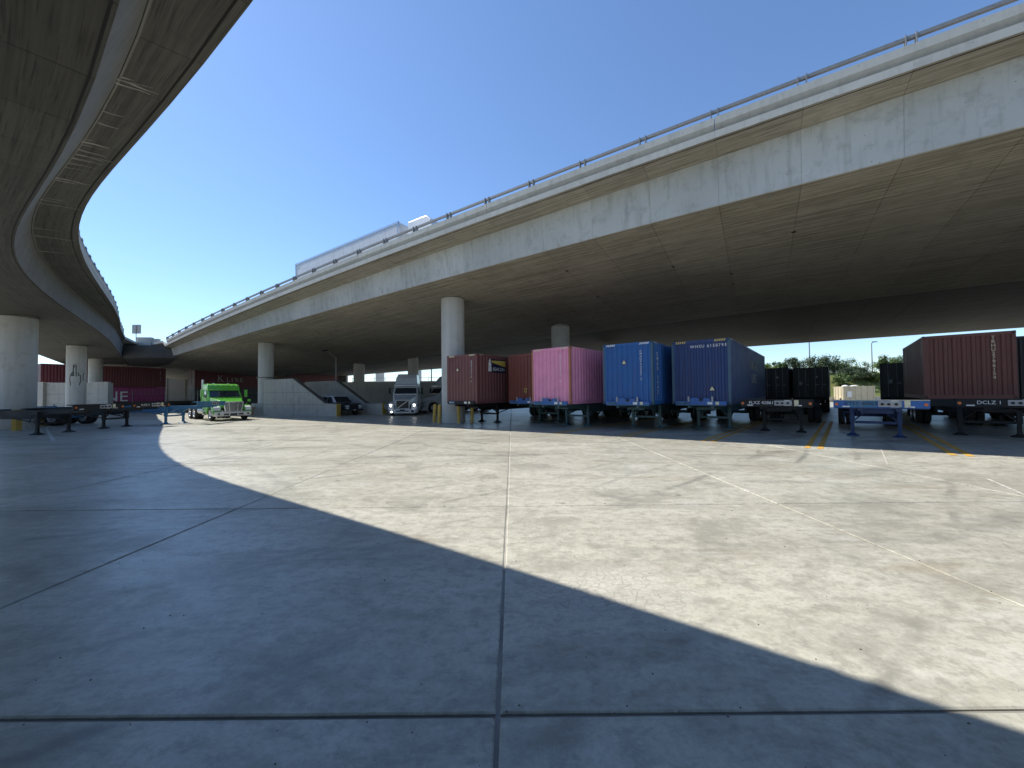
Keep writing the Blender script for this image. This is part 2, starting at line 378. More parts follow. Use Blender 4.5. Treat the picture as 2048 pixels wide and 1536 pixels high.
def bridge(name, path, side, prof, soff, bank, label, other_edge=True, edge_to=None, smat='soffit_concrete', omat='overhang_concrete', wmat='fascia_concrete'):
    """path = soffit/web seam. prof(i) = section at station i: web top (u, z), deck edge (u, z); u outwards."""
    T, O = frames(path, side); n = len(path)
    root = empty(name, tuple(path[n // 2] * np.array([1, 1, 0])))
    tag(root, label, 'overpass')
    off = np.array(root.location)
    path = path - off
    wd = sum(soff); st, bt = 0.25, 0.55; fu = -wd; et = n if edge_to is None else edge_to
    zb = lambda u: (u if u < 0 else 0) * bank                # drop towards the inside
    WE = [prof(i) for i in range(n)]
    def far(i):
        W, E = WE[i]; return (fu - W[0], W[1] + (fu - W[0]) * bank), (fu - E[0], E[1] + (fu - E[0]) * bank)
    e = 0.03; rings = []
    for i in range(n):
        W, E = WE[i]; fW, fE = far(i)
        core = [(0 - e, 0 + e), (W[0] - e, W[1] + e * .3), (E[0] - e, E[1] + e), (E[0] - e, E[1] + st - 0.01), (fE[0] + e, fE[1] + st - 0.01), (fE[0] + e, fE[1] + e), (fW[0] + e, fW[1] + e), (fu + e, zb(fu) + e)]
        if i > et: core[2] = (W[0] - e + .01, W[1] + .06); core[3] = (W[0] - e + .01, W[1] + .3)
        rings.append([tuple(sec(path, O, i, *q)) for q in core])
    MB().loft(rings).build('girder', 'dark_core', root)
    s = 0.0
    for i in range(n - 1):
        seg = np.linalg.norm(path[i + 1] - path[i]); (W, E), (W1, E1) = WE[i], WE[i + 1]
        panel('web_panel', path, O, i, (0, 0), W, wmat, root, s, b1=W1, gap=.0035)
        if i < et:
            panel('overhang_panel', path, O, i, W, E, omat, root, s, a1=W1, b1=E1)
            panel('edge_strip', path, O, i, E, (E[0], E[1] + st), 'barrier_concrete', root, s, gap=0.003, a1=E1, b1=(E1[0], E1[1] + st))
        u = 0.0
        for wdt in soff:
            panel('soffit_panel', path, O, i, (u - wdt, zb(u - wdt)), (u, zb(u)), smat, root, s, gap=.006, gu=.004); u -= wdt
        if other_edge:
            fW, fE = far(i); fW1, fE1 = far(i + 1)
            panel('far_web_panel', path, O, i, fW, (fu, zb(fu)), wmat, root, s, a1=fW1)
            panel('far_overhang_panel', path, O, i, fE, fW, omat, root, s, a1=fE1, b1=fW1)
        s += seg
    # concrete barrier in cast lengths: set back from the deck edge, flared out towards its top
    def bp(i):
        E = WE[i][1]; b0 = E[1] + st
        return [(E[0] - 0.34, b0 - 0.005), (E[0] - 0.10, b0 + 0.30), (E[0] - 0.10, b0 + bt), (E[0] - 0.36, b0 + bt), (E[0] - 0.52, b0 - 0.005)]
    k = 0; last = min(et, n - 1)
    while k < last:
        k2 = min(last, k + 4); rr = []
        for i in range(k, k2 + 1):
            p = [sec(path, O, i, *q) for q in bp(i)]
            if i == k: p = [q + 0.012 * T[i] for q in p]
            if i == k2: p = [q - 0.012 * T[i] for q in p]
            rr.append([tuple(q) for q in p])
        MB().loft(rr).build('barrier_section', 'barrier_concrete', root); k = k2
    if other_edge:
        rr = []
        for i in range(n):
            fE = far(i)[1]; rr.append([tuple(sec(path, O, i, *q)) for q in [(fE[0] + 0.05, fE[1] + st - 0.005), (fE[0] + 0.05, fE[1] + st + bt), (fE[0] + 0.3, fE[1] + st + bt), (fE[0] + 0.45, fE[1] + st - 0.005)]])
        MB().loft(rr).build('far_barrier', 'barrier_concrete', root)
    # hand rail: square tube on pairs of plates
    rings = []
    for i in range(last + 1):
        E = WE[i][1]; ru, rz = E[0] - .20, E[1] + st + bt
        rings.append([tuple(sec(path, O, i, ru + a, rz + b)) for a, b in ((-.05, .20), (.05, .20), (.05, .30), (-.05, .30))])
        for da in (-0.11, 0.11):
            c = sec(path, O, i, ru, rz) + T[i] * da
            M = Matrix(((T[i][0], O[i][0], 0, c[0]), (T[i][1], O[i][1], 0, c[1]), (0, 0, 1, c[2]), (0, 0, 0, 1)))
            MB().box(-0.014, 0.014, -0.10, 0.09, -0.004, 0.33, M).build('rail_post', 'galvanised', root)
    MB().loft(rings).build('hand_rail', 'galvanised', root)
    return root, path + off, T, O

# seam between soffit and web of the flyover: plan and height as cubics of the fraction of its length, fitted to the photograph
RQ = np.array([-1.479, 2.735, -57.162, 14.283, 6.599, -7.992, 37.791, 10.092, 2.487, -4.092, -0.767, 8.974])
WQ, EQ = (-1.033, 1.857), (-2.102, 1.788, 1.054)
RL = 66.0
def rpoint(s):
    t = min(1.0, max(0.0, s)); cs = (RQ[0:4], RQ[4:8], RQ[8:12])
    v = np.array([np.polyval(c, t) + np.polyval(np.polyder(c), t) * (s - t) for c in cs])
    if s > 1: v[2] = np.polyval(RQ[8:12], 1.0)
    return v
RS = np.arange(-34.0 - 2.44 * 15, RL + 44.0, 2.44) / RL
rpath = np.array([rpoint(s) for s in RS])
def rprof(i):
    t = min(1.0, max(0.0, RS[i])); zw = np.polyval(WQ, t); return (0.17, zw), (max(.75, np.polyval(EQ, t)), zw + .13)
RBANK = 0.085
GR_I = int(np.argmin(np.abs(RS - .955)))
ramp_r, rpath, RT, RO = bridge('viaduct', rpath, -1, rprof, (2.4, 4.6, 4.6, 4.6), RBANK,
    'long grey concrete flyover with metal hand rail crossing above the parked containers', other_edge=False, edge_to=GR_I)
# the same for the curved ramp: plan (quartics), height, web depth, overhang and web slant along it
LQ = np.array([4.796, -30.083, 35.324, -42.282, -4.273, -37.039, 90.638, -55.663, 33.108, 4.152, -1.901, 2.134, 6.343])
LZW, LUE, LUW = (0.455, 0.944), (6.693, -17.708, 12.238, -2.142, 1.317), (3.354, -4.966, 1.354, 0.368)
LL = 45.0; LSTEP = 1.63
def lpoint(s):
    t = min(1.0, max(0.0, s)); cs = (LQ[0:5], LQ[5:10], LQ[10:13])
    v = np.array([np.polyval(c, t) + np.polyval(np.polyder(c), t) * (s - t) for c in cs])
    if s > 1: v[2] = np.polyval(LQ[10:13], 1.0)
    return v
LS = np.arange(-34.0, LL + 36.0, LSTEP) / LL
lp = np.array([lpoint(s) for s in LS])
def lprof(i):
    t = min(1.0, max(0.0, LS[i])); zw = np.polyval(LZW, t); return (np.polyval(LUW, t), zw), (max(.45, np.polyval(LUE, t) + 2.1 * max(0, -max(-.35, LS[i]))), zw + .12)
GL_I = int(np.argmin(np.abs(lp[:, 1] - 41.0)))
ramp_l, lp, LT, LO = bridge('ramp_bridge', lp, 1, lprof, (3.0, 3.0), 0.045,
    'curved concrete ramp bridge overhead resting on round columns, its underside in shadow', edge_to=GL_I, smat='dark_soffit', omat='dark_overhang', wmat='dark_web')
# unseen deck added behind the camera, keeps light off the curved ramp's soffit
def blocker_deck():
    ids = [i for i in range(len(lp)) if lp[i][1] < 11]
    root = empty('light_blocker_deck', (0, -8, 0)); tag(root, 'unseen wide concrete deck added behind the curved ramp to block light', 'overpass'); off = np.array((0, -8, 0))
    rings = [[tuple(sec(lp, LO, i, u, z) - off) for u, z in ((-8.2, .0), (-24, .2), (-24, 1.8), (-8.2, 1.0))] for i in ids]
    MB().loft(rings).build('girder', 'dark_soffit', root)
blocker_deck()

def ribbon(root, path, O, i0, i1, fn, w_, mat, name, th=.006):
    """thin strip along the bridge on the line fn(i) -> ((u, z), (du, dz) unit direction across)"""
    off = np.array(root.location); rr = []
    for i in range(i0, i1 + 1):
        (u, z), (du, dz) = fn(i); nu, nz = dz, -du
        if nz > 0: nu, nz = -nu, -nz
        q = [(u - du * w_ / 2, z - dz * w_ / 2), (u + du * w_ / 2, z + dz * w_ / 2)]
        q = [(a + nu * th, b + nz * th) for a, b in q] + [(q[1][0] - nu * .01, q[1][1] - nz * .01), (q[0][0] - nu * .01, q[0][1] - nz * .01)]
        rr.append([tuple(sec(path, O, i, *a) - off) for a in q])
    MB().loft(rr).build(name, mat, root)
def unit(a, b):
    d = np.array(b, float) - np.array(a, float); return tuple(d / np.linalg.norm(d))
def along(a, b, f): return (a[0] + (b[0] - a[0]) * f, a[1] + (b[1] - a[1]) * f)
mat_flat('dull_chamfer', (0.24, 0.23, 0.20), .9); mat_flat('groove_black', (0.012, 0.012, 0.011), .9)
nl = len(lp) - 1
ribbon(ramp_l, lp, LO, 0, nl, lambda i: ((-.06, .0), (1, 0.045)), .03, 'groove_black', 'soffit_groove')
ribbon(ramp_l, lp, LO, 0, GL_I, lambda i: (along(*lprof(i), .03), unit(*lprof(i))), .03, 'dull_chamfer', 'chamfer')
ribbon(ramp_l, lp, LO, 0, GL_I, lambda i: (along(*lprof(i), .84), unit(*lprof(i))), .03, 'groove_black', 'drip_groove')
ribbon(ramp_r, rpath, RO, 0, GR_I, lambda i: (along(*rprof(i), .90), unit(*rprof(i))), .03, 'groove_black', 'drip_groove')
ribbon(ramp_r, rpath, RO, 0, GR_I, lambda i: ((-.03, -.03 * RBANK), (1, RBANK)), .05, 'barrier_concrete', 'chamfer')
# drain holes in the flyover soffit
rgd = random.Random(21)
for k in range(34):
    i = rgd.randrange(12, len(rpath) - 12); u = -rgd.choice((2.5, 3.6, 5.2, 7.5, 9.6)) + rgd.uniform(-.3, .3); c = sec(rpath, RO, i, u, u * RBANK) - np.array(ramp_r.location)
    MB().tube((c[0], c[1], c[2] - .008), (c[0], c[1], c[2] + .05), .09, 12).build('drain_hole', 'groove_black', ramp_r)
# grit and litter on the slabs
def litter():
    rg = random.Random(9); mb = MB()
    for k in range(520):
        a = rg.uniform(-.95, .95); d = 1.6 + 20 * rg.random() ** 2; x, y = d * math.sin(a), d * math.cos(a)
        if rg.random() < .3: x = rg.choice((-4.52, -.1, 4.32, 8.74)) + rg.gauss(0, .06)
        if rg.random() < .15: y = rg.choice((2.26, 6.32, 10.38)) + rg.gauss(0, .05)
        s = rg.uniform(.002, .008) * (1.6 if rg.random() < .08 else 1); n_ = 5
        rings = [[(x + s * q * math.cos(6.283 * j / n_ + k) * rg.uniform(.7, 1.3), y + s * q * math.sin(6.283 * j / n_ + k) * rg.uniform(.7, 1.3), .001 + h * s) for j in range(n_)] for q, h in ((1, 0), (.6, .6))]
        mb.loft(rings)
    o = mesh_obj('grit', mb.v, mb.f, 'dark_core', None, recalc=False); tag(o, 'dark grit and crumbs scattered over the concrete yard', 'grit', kind='stuff')
litter()

# ---------------------------------------------------------------- wide viaduct behind the first one
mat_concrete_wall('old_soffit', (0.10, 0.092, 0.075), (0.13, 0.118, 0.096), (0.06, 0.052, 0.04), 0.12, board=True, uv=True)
FARPIX = [(2400, 632, 7.4), (2048, 655, 7.2), (1750, 675, 6.95), (1500, 693, 6.7), (1150, 718, 6.45), (880, 738, 6.2), (740, 748, 6.0)]
fpath, _ = fit_path(FARPIX, 2, 30, 20, 1.0)
FU = -16.2
def second_viaduct():
    ids = [i for i in range(len(rpath)) if rpath[i][1] < 66]
    root = empty('rear_viaduct', (8, 42, 0)); off = np.array((8, 42, 0.0))
    tag(root, 'dark low viaduct side by side behind the flyover, above the doors of the parked containers', 'overpass')
    near = np.array([rpath[i] + RO[i] * (FU - 0.02) + np.array([0, 0, FU * RBANK + 0.75]) for i in ids])
    far = []
    for k, i in enumerate(ids):
        d = np.abs((fpath - near[k]) @ RT[i]); far.append(fpath[np.argmin(d)] + RT[i] * ((near[k] - fpath[np.argmin(d)]) @ RT[i]))
    far = np.array(far); near = near - off; far = far - off
    up = np.array([0, 0, 1.0]); rings = []
    for a, b in zip(near, far): rings.append([tuple(a + up * .05), tuple(b + up * .05), tuple(b + up * 2.0), tuple(a + up * 2.2)])
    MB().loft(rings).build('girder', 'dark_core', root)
    K = 4
    for k in range(len(ids) - 1):
        for q in range(K):
            f0, f1 = q / K, (q + 1) / K; g = 0.003
            c = [near[k] + (far[k] - near[k]) * (f0 + g * .3), near[k + 1] + (far[k + 1] - near[k + 1]) * (f0 + g * .3), near[k + 1] + (far[k + 1] - near[k + 1]) * (f1 - g * .3), near[k] + (far[k] - near[k]) * (f1 - g * .3)]
            e = (c[1] - c[0]) * g; c = [c[0] + e, c[1] - e, c[2] - e, c[3] + e]
            w_ = np.linalg.norm(c[3] - c[0]); s_ = np.linalg.norm(c[1] - c[0])
            uv = [(k * 2.44, q * w_), (k * 2.44 + s_, q * w_), (k * 2.44 + s_, (q + 1) * w_), (k * 2.44, (q + 1) * w_)] * 2
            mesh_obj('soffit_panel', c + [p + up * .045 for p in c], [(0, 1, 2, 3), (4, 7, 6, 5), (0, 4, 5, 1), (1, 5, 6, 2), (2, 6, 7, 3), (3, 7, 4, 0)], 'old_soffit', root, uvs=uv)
    rr = [[tuple(b - (b - a) / np.linalg.norm(b - a) * .3 + up * 2.0), tuple(b + up * 2.0), tuple(b + up * 2.8), tuple(b - (b - a) / np.linalg.norm(b - a) * .25 + up * 2.8)] for a, b in zip(near, far)]
    MB().loft(rr).build('far_barrier', 'barrier_concrete', root)
second_viaduct()

# ---------------------------------------------------------------- gore where the two ramps meet
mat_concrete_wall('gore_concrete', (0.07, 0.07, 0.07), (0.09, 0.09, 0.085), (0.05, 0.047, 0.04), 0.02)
def gore():
    gl = lp[np.argmin(np.abs(lp[:, 1] - 43.5))]; gr = rpath[GR_I]
    z0 = min(gl[2], gr[2]) - 0.16
    dl = np.array([-.68, .74, 0]); dr = np.array([-.70, .72, 0])
    c = [gl - dl * .0, gr, gr + dr * 34, gl + dl * 34]
    root = empty('gore_deck', tuple((gl + gr) / 2 * np.array([1, 1, 0]))); off = np.array(root.location)
    tag(root, 'dark concrete deck wedge joining the two ramps behind the square sign', 'overpass')
    inset = [(-.1, .25), (.1, .2), (0, 0), (0, 0)]
    vs = [(p[0] - off[0] + a, p[1] - off[1] + b, z0) for p, (a, b) in zip(c, inset)] + [(p[0] - off[0] + a, p[1] - off[1] + b, z0 + 1.45) for p, (a, b) in zip(c, inset)]
    mesh_obj('girder', vs, [(0, 3, 2, 1), (4, 5, 6, 7), (0, 1, 5, 4), (1, 2, 6, 5), (2, 3, 7, 6), (3, 0, 4, 7)], 'gore_concrete', root, uvs=[(0, 0), (4, 0), (4, 30), (0, 30)] * 2)
    a = atz(272, 690, 8.15) - off; b = atz(307, 690, 8.15) - off
    d = (b - a) / np.linalg.norm(b - a); nrm = np.array([-d[1], d[0], 0])
    def slab(name, u0, u1, v0, v1, z_0, z_1, mat):
        P = [a + d * u + nrm * v for u, v in ((u0, v0), (u1, v0), (u1, v1), (u0, v1))]
        mesh_obj(name, [(p[0], p[1], z_0) for p in P] + [(p[0], p[1], z_1) for p in P], [(0, 3, 2, 1), (4, 5, 6, 7), (0, 1, 5, 4), (1, 2, 6, 5), (2, 3, 7, 6), (3, 0, 4, 7)], mat, root)
    ln = np.linalg.norm(b - a)
    le = sec(lp, LO, GL_I, *lprof(GL_I)[1]); re_ = sec(rpath, RO, GR_I, *rprof(GR_I)[1])
    arc = [le] + [atz(x_, y_, 8.2) for x_, y_ in ((266, 685), (275, 689.5), (290, 691), (304, 689.5), (325, 685.5))] + [re_]
    back = [re_ + np.array([-1.5, 3, 0]), re_ + np.array([-9, 12, 0]), le + np.array([-9, 10, 0]), le + np.array([-2, 1.0, 0])]
    poly = arc + back; mm = len(poly)
    vs = [tuple(p - off) for p in poly] + [tuple(p - off + np.array([0, 0, .25])) for p in poly]
    mesh_obj('gore_nose', vs, [tuple(range(mm)), tuple(range(2 * mm - 1, mm - 1, -1))] + [(i, (i + 1) % mm, mm + (i + 1) % mm, mm + i) for i in range(mm)], 'barrier_concrete', root)
    slab('barrier_block', 0.05, ln * .84, 0, 0.45, 8.0, 9.1, 'wall_concrete')
    slab('barrier_cap', ln * .84, ln + .35, 0.2, 0.6, 8.2, 8.95, 'wall_concrete')
    # square sign seen from the back
    t = empty('road_sign', tuple(aty(272, 684, (a + off)[1] + .75))); tag(t, 'grey back of a square road sign on a thin post above the ramps', 'sign')
    MB().tube((0, 0, -.5), (0, 0, 2.05), .04, 8).build('post', 'galvanised', t)
    hw = .56; rp = []
    for cx, cz, a0 in ((hw - .1, hw - .1, 0), (-hw + .1, hw - .1, 90), (-hw + .1, -hw + .1, 180), (hw - .1, -hw + .1, 270)):
        for q in range(4): th = R(a0 + 30 * q); rp.append((cx + .1 * math.cos(th), 1.6 + cz + .1 * math.sin(th)))
    MB().prism(rp, (.045, .065)).build('panel', mat_flat('sign_back', (0.42, 0.41, 0.39), .6, .2), t)
    MB().box(-.02, .02, .03, .045, 1.08, 2.12).build('stiffener', 'galvanised', t)
gore()

# ---------------------------------------------------------------- columns
def soffit_z(x, y):
    p = np.array([x, y]); i = int(np.argmin(np.linalg.norm(rpath[:, :2] - p, axis=1)))
    u = float((p - rpath[i][:2]) @ RO[i][:2]); return rpath[i][2] + min(0, u) * RBANK
def soffit_zl(x, y):
    p = np.array([x, y]); i = int(np.argmin(np.linalg.norm(lp[:, :2] - p, axis=1)))
    u = float((p - lp[i][:2]) @ LO[i][:2]); return lp[i][2] + min(0, u) * 0.045
def column(x, y, r, top, label, base=None, strap=None, marks=None):
    t = empty('bridge_column', (x, y, 0)); tag(t, label, 'column')
    nn = 40; rings = []
    for z in (-.02, top * .33, top * .66, top + .06):
        rings.append([(r * math.cos(2 * math.pi * i / nn), r * math.sin(2 * math.pi * i / nn), z) for i in range(nn)])
    sh = MB().loft(rings).build('shaft', 'column_concrete', t, smooth=40)
    MB().tube((0, 0, top - .05), (0, 0, top + .0), r + .03, nn).build('collar', 'dark_core', t, smooth=40)
    if base:
        w_, h_ = base; MB().box(-w_, w_, -w_, w_, -.02, h_).build('plinth', 'wall_concrete', t, bevel=.02)
    if strap:
        MB().tube((0, 0, strap), (0, 0, strap + .09), r + .012, nn).build('strap', 'dark_core', t, smooth=40)
        MB().box(-r - .25, -r + .02, -.08, .02, strap - .05, strap + .15).build('bracket', 'dark_core', t)
    if marks:
        az0, h0, wdt, lines = marks
        for ln in lines:
            rr = []
            for k in range(len(ln)):
                u, v = ln[k]
                q0 = ln[max(0, k - 1)]; q1 = ln[min(len(ln) - 1, k + 1)]
                du, dv = q1[0] - q0[0], q1[1] - q0[1]; l_ = math.hypot(du, dv) or 1; nu, nv = -dv / l_ * wdt / 2, du / l_ * wdt / 2
                ring = []
                for uu, vv, rad in ((u + nu, v + nv, r + .004), (u - nu, v - nv, r + .004), (u - nu, v - nv, r - .01), (u + nu, v + nv, r - .01)):
                    a_ = az0 + uu / r; ring.append((rad * math.cos(a_), rad * math.sin(a_), h0 + vv))
                rr.append(ring)
            MB().loft(rr).build('graffiti_line', mat_flat('spray_paint', (0.02, 0.025, 0.02), .7) if 'spray_paint' not in MATS else 'spray_paint', t)
    return t
column(-3.85, 25.2, .75, soffit_z(-3.85, 25.2), 'tall pale round column beside the maroon container with the lighthouse logo')
column(-24.2, 37.8, .66, soffit_z(-24.2, 37.8), 'round column with a dark strap and square plinth behind the green truck', (.85, 1.1), 3.55)
column(4.05, 31.8, .75, soffit_z(4.05, 31.8), 'shaded round column standing behind the pink container')
column(-19.9, 50.0, .68, 6.35, 'shaded round column behind the sloping ramp walls and lamp post')
column(-12.1, 47.0, .62, 6.6, 'dark round column rising behind the white truck with lit headlights')
column(10.2, 41.0, .75, 6.7, 'dark round column standing behind the bright blue container')
# raised-hand outline sprayed on the second ramp column
az = math.atan2(-34.3, 38.9)
hand = [[(-.66, -.98), (-.74, -.62), (-.80, -.30), (-.74, -.05), (-.64, .18), (-.50, .30), (-.38, .42), (-.36, .72), (-.36, 1.06), (-.28, 1.14), (-.12, 1.14), (-.03, 1.06), (-.03, .30), (.05, .28), (.24, .28), (.26, -.02)],
        [(-.52, .34), (-.44, .10), (-.42, -.04)], [(-.36, .42), (-.30, .20), (-.32, -.02)], [(-.03, .30), (-.01, .05), (-.04, -.06)],
        [(.26, .10), (.40, .06), (.52, .04), (.54, -.16), (.56, -.30), (.48, -.42), (.55, -.50), (.42, -.78), (.34, -.96)], [(-.62, .18), (-.58, -.02)],
        [(-.28, .94), (-.22, 1.0), (-.15, .94), (-.2, .88), (-.28, .94)], [(1.0, .35), (.9, .1), (.86, -.2), (.92, -.5)]]
column(-30.0, 23.2, .86, soffit_zl(-29.9, 23.2), 'thick round column next to the black chassis under the curved ramp')
column(-38.9, 34.3, .63, soffit_zl(-38.9, 34.3), 'round column with a black sprayed hand outline under the curved ramp', None, None, (az, 3.75, .055, [[(u * .50, v * .87) for u, v in l_] for l_ in hand]))
column(-50.2, 46.3, .62, 6.75, 'shaded round column above the maroon containers, behind the graffiti column')
column(-60.5, 60.5, .85, 6.5, 'dim round column behind the end of the first maroon train container')
column(-53.6, 66.2, .85, 6.3, 'dim round column behind the end of the container lettered in white')

# ---------------------------------------------------------------- concrete walls and yard furniture
def on_plane(x, y, p, q):
    d = ray(x, y); n_ = np.array([q[1] - p[1], p[0] - q[0], 0]); t_ = ((np.array([p[0], p[1], 0]) - _C) @ n_) / (d @ n_); return _C + d * t_
def wall_from(pix, p, q, th, name, label, cat='wall', mat='wall_concrete', close=None, extra=()):
    P = [on_plane(x, y, p, q) for x, y in pix]
    dx = np.array([q[0] - p[0], q[1] - p[1], 0]); dx /= np.linalg.norm(dx); nb = np.array([-dx[1], dx[0], 0])
    if nb[1] < 0: nb = -nb
    c = P[0] * np.array([1, 1, 0]); t = empty(name, tuple(c)); tag(t, label, cat)
    s_ = [float((a - c) @ dx) for a in P]; z_ = [max(-.02, float(a[2])) for a in P]
    M = Matrix(((dx[0], nb[0], 0, 0), (dx[1], nb[1], 0, 0), (0, 0, 1, 0), (0, 0, 0, 1)))
    MB().prism(list(zip(s_, z_)), (0, th), M).build('wall', mat, t, bevel=.02)
    return t, M, s_, z_
mat_flat('yellow_paint', (0.50, 0.33, 0.07), .65); mat_flat('black_rubber', (0.02, 0.02, 0.02), .8)
t, M_, s_, z_ = wall_from([(527, 760), (585, 757), (650, 807), (673, 808), (673, 838), (527, 835)], (-23.4, 36.2), (-15.0, 33.0), .35, 'ramp_wall', 'pale concrete ramp wall with a sloping top beside the strapped column')
MB().prism([(s_[1] + .02, z_[1] + .002), (s_[1] + .02, z_[1] + .06), (s_[2], z_[2] + .06), (s_[2], z_[2] + .002)], (-.03, .38), M_).build('coping_edge', 'dark_core', t)
MB().box(s_[3], s_[3] + .10, -.05, .40, 0, z_[3] + .02, M_).build('end_post', 'yellow_paint', t, bevel=.01)
for z in (1.0, 2.1):
    MB().box(s_[5] + .01, s_[2] if z < 1.2 else s_[2] - 1.6, -.008, .01, z, z + .02, M_).build('joint', 'dark_core', t)
t, M_, s_, z_ = wall_from([(610, 764), (672, 761.5), (732, 807), (766, 807), (766, 840), (610, 838)], (-11.7, 35.3), (-19.0, 39.8), .35, 'ramp_wall', 'shaded concrete ramp wall sloping down beside the white truck, behind the dark pickup')
MB().prism([(s_[1], z_[1] + .002), (s_[1], z_[1] + .06), (s_[2], z_[2] + .06), (s_[2], z_[2] + .002)], (-.03, .38), M_).build('coping_edge', 'dark_core', t)
MB().box(s_[3], s_[3] + .10, -.05, .40, 0, z_[3] + .02, M_).build('end_post', 'yellow_paint', t, bevel=.01)
MB().box(s_[3] - .75, s_[3] - .25, -.06, .0, .5, .95, M_).build('utility_box', 'galvanised', t, bevel=.01)
wall_from([(560, 768), (700, 764), (900, 763), (900, 830), (560, 830)], (-27, 50.0), (-6.0, 46.5), .4, 'retaining_wall', 'long dark retaining wall across the back behind the white trucks')
t, M_, s_, z_ = wall_from([(60, 765), (222, 766), (222, 825), (60, 830)], (-52, 41.0), (-44.2, 42.2), .3, 'block_wall', 'grey concrete block wall behind the graffiti column')
mx, mn = max(s_), min(s_)
for a in (mx - 1.65, mn + .6, mn + 3.6):
    MB().box(a, a + 1.6 if a > mn + 3.7 else a + .9, -.35, -.003, 0, z_[0] + .03, M_).build('pilaster', 'wall_concrete', t, bevel=.02)
for z in (1.15, 2.2):
    MB().box(mn + .01, mx - .01, -.012, .01, z, z + .03, M_).build('joint', 'dark_core', t)

def bollard(p, h, r, lean, label, square=False, group=None):
    t = empty('bollard', (p[0], p[1], 0)); tag(t, label, 'bollard', group)
    if square: MB().box(-r, r, -r, r, 0, h).build('post', 'yellow_paint', t, bevel=.02)
    else:
        rings = [[(lean * z / h + rr * math.cos(2 * math.pi * i / 16), rr * math.sin(2 * math.pi * i / 16), z) for i in range(16)] for z, rr in ((0, r), (h * .5, r), (h - .1, r), (h - .03, r * .8), (h, r * .35))]
        MB().loft(rings).build('post', 'yellow_paint', t, smooth=50)
    MB().tube((0, 0, 0), (0, 0, .03), r * 1.5, 16).build('footing', 'wall_concrete', t)
g_ = 'bollards around the tall pale column'
bollard(atz(868, 845, 0), 1.2, .11, .08, 'leaning round yellow bollard, the outer one of the pair left of the pale column', group=g_)
bollard(atz(878, 847, 0), 1.2, .11, .04, 'round yellow bollard touching the left side of the tall pale column', group=g_)
bollard(atz(918, 847, 0), 1.15, .10, -.03, 'thin yellow bollard standing in front of the tall pale column', group=g_)
bollard(atz(944, 846, 0), 1.15, .10, .02, 'yellow bollard under the right corner of the maroon container front', group=g_)
bollard(atz(33, 862, 0), 1.2, .14, 0, 'square yellow bollard in front of the thick column, behind the chassis rail', True)
bollard(atz(84, 852, 0), 1.2, .17, 0, 'stout yellow block bollard right of the thick column', True)

def planter(p):
    t = empty('planter', (p[0], p[1], 0)); tag(t, 'beige round planter pot beside the plinth of the strapped column', 'planter')
    prof = [(.40, 0), (.42, .1), (.52, .62), (.58, .68), (.58, .82), (.50, .82), (.46, .6)]
    MB().loft([[(r_ * math.cos(2 * math.pi * i / 24), r_ * math.sin(2 * math.pi * i / 24), z) for i in range(24)] for r_, z in prof]).build('pot', mat_paint('beige_pot', (.50, .40, .30), .8), t, smooth=40)
planter(atz(496, 831, 0))

def lamp_post():
    p = aty(672, 763, 39.8); t = empty('lamp_post', (p[0], p[1], 0)); tag(t, 'slim bent lamp post rising behind the sloping ramp walls', 'lamp post')
    MB().tube((0, 0, 0), (0, 0, 5.75), .075, 10, .055).build('pole', 'galvanised', t, smooth=40)
    MB().tube((0, 0, 5.7), (-1.0, 0, 6.45), .04, 8).build('arm', 'galvanised', t, smooth=40)
    MB().box(-1.45, -.85, -.14, .14, 6.38, 6.54).build('lamp_head', 'black_rubber', t, bevel=.03)
lamp_post()

# ---------------------------------------------------------------- painted bay lines
GR = bpy.data.objects['ground']
mat_p, t_, b_ = newmat('line_paint')
P_ = N(t_, 'ShaderNodeNewGeometry').outputs['Position']
nz = noise(t_, P_, 7, 6, .7)
L(t_, mixc(t_, ramp(t_, nz, [(.45, (0, 0, 0)), (.66, (.9, .9, .9))]), (.68, .36, .03), (.30, .27, .2)), b_.inputs['Base Color']); b_.inputs['Roughness'].default_value = .7
MATS['line_paint'] = mat_p
mat_p, t_, b_ = newmat('worn_white')
P_ = N(t_, 'ShaderNodeNewGeometry').outputs['Position']
nz = noise(t_, P_, 5, 6, .7)
L(t_, mixc(t_, ramp(t_, nz, [(.42, (0, 0, 0)), (.6, (.95, .95, .95))]), (.55, .54, .5), (.33, .32, .28)), b_.inputs['Base Color']); b_.inputs['Roughness'].default_value = .8
MATS['worn_white'] = mat_p
PA = np.array([.655, .756, 0]); PE = np.array([.756, -.655, 0])
for px, py in ((1110, 867), (1245, 873), (1415, 883), (1627, 897), (1925, 912)):
    p = atz(px, py, 0)
    for k in (-.16, .16):
        c = p + PE * k; q = c + PA * 14
        vs = [c - PE * .075, c + PE * .075, q + PE * .075, q - PE * .075]
        mesh_obj('bay_line', [(a[0], a[1], .0055) for a in vs], [(0, 1, 2, 3)], 'line_paint', GR)
for (a, b, wd) in (((92, 855), (107, 882), .12), ((1975, 958), (2060, 995), .05), ((1762, 898), (1776, 930), .03)):
    A = atz(*a, 0); B = atz(*b, 0); d = (B - A) / np.linalg.norm(B - A); nr = np.array([-d[1], d[0], 0]) * wd / 2
    mesh_obj('chalk_line', [(v[0], v[1], .0058) for v in (A - nr, B - nr, B + nr, A + nr)], [(0, 1, 2, 3)], 'worn_white', GR)

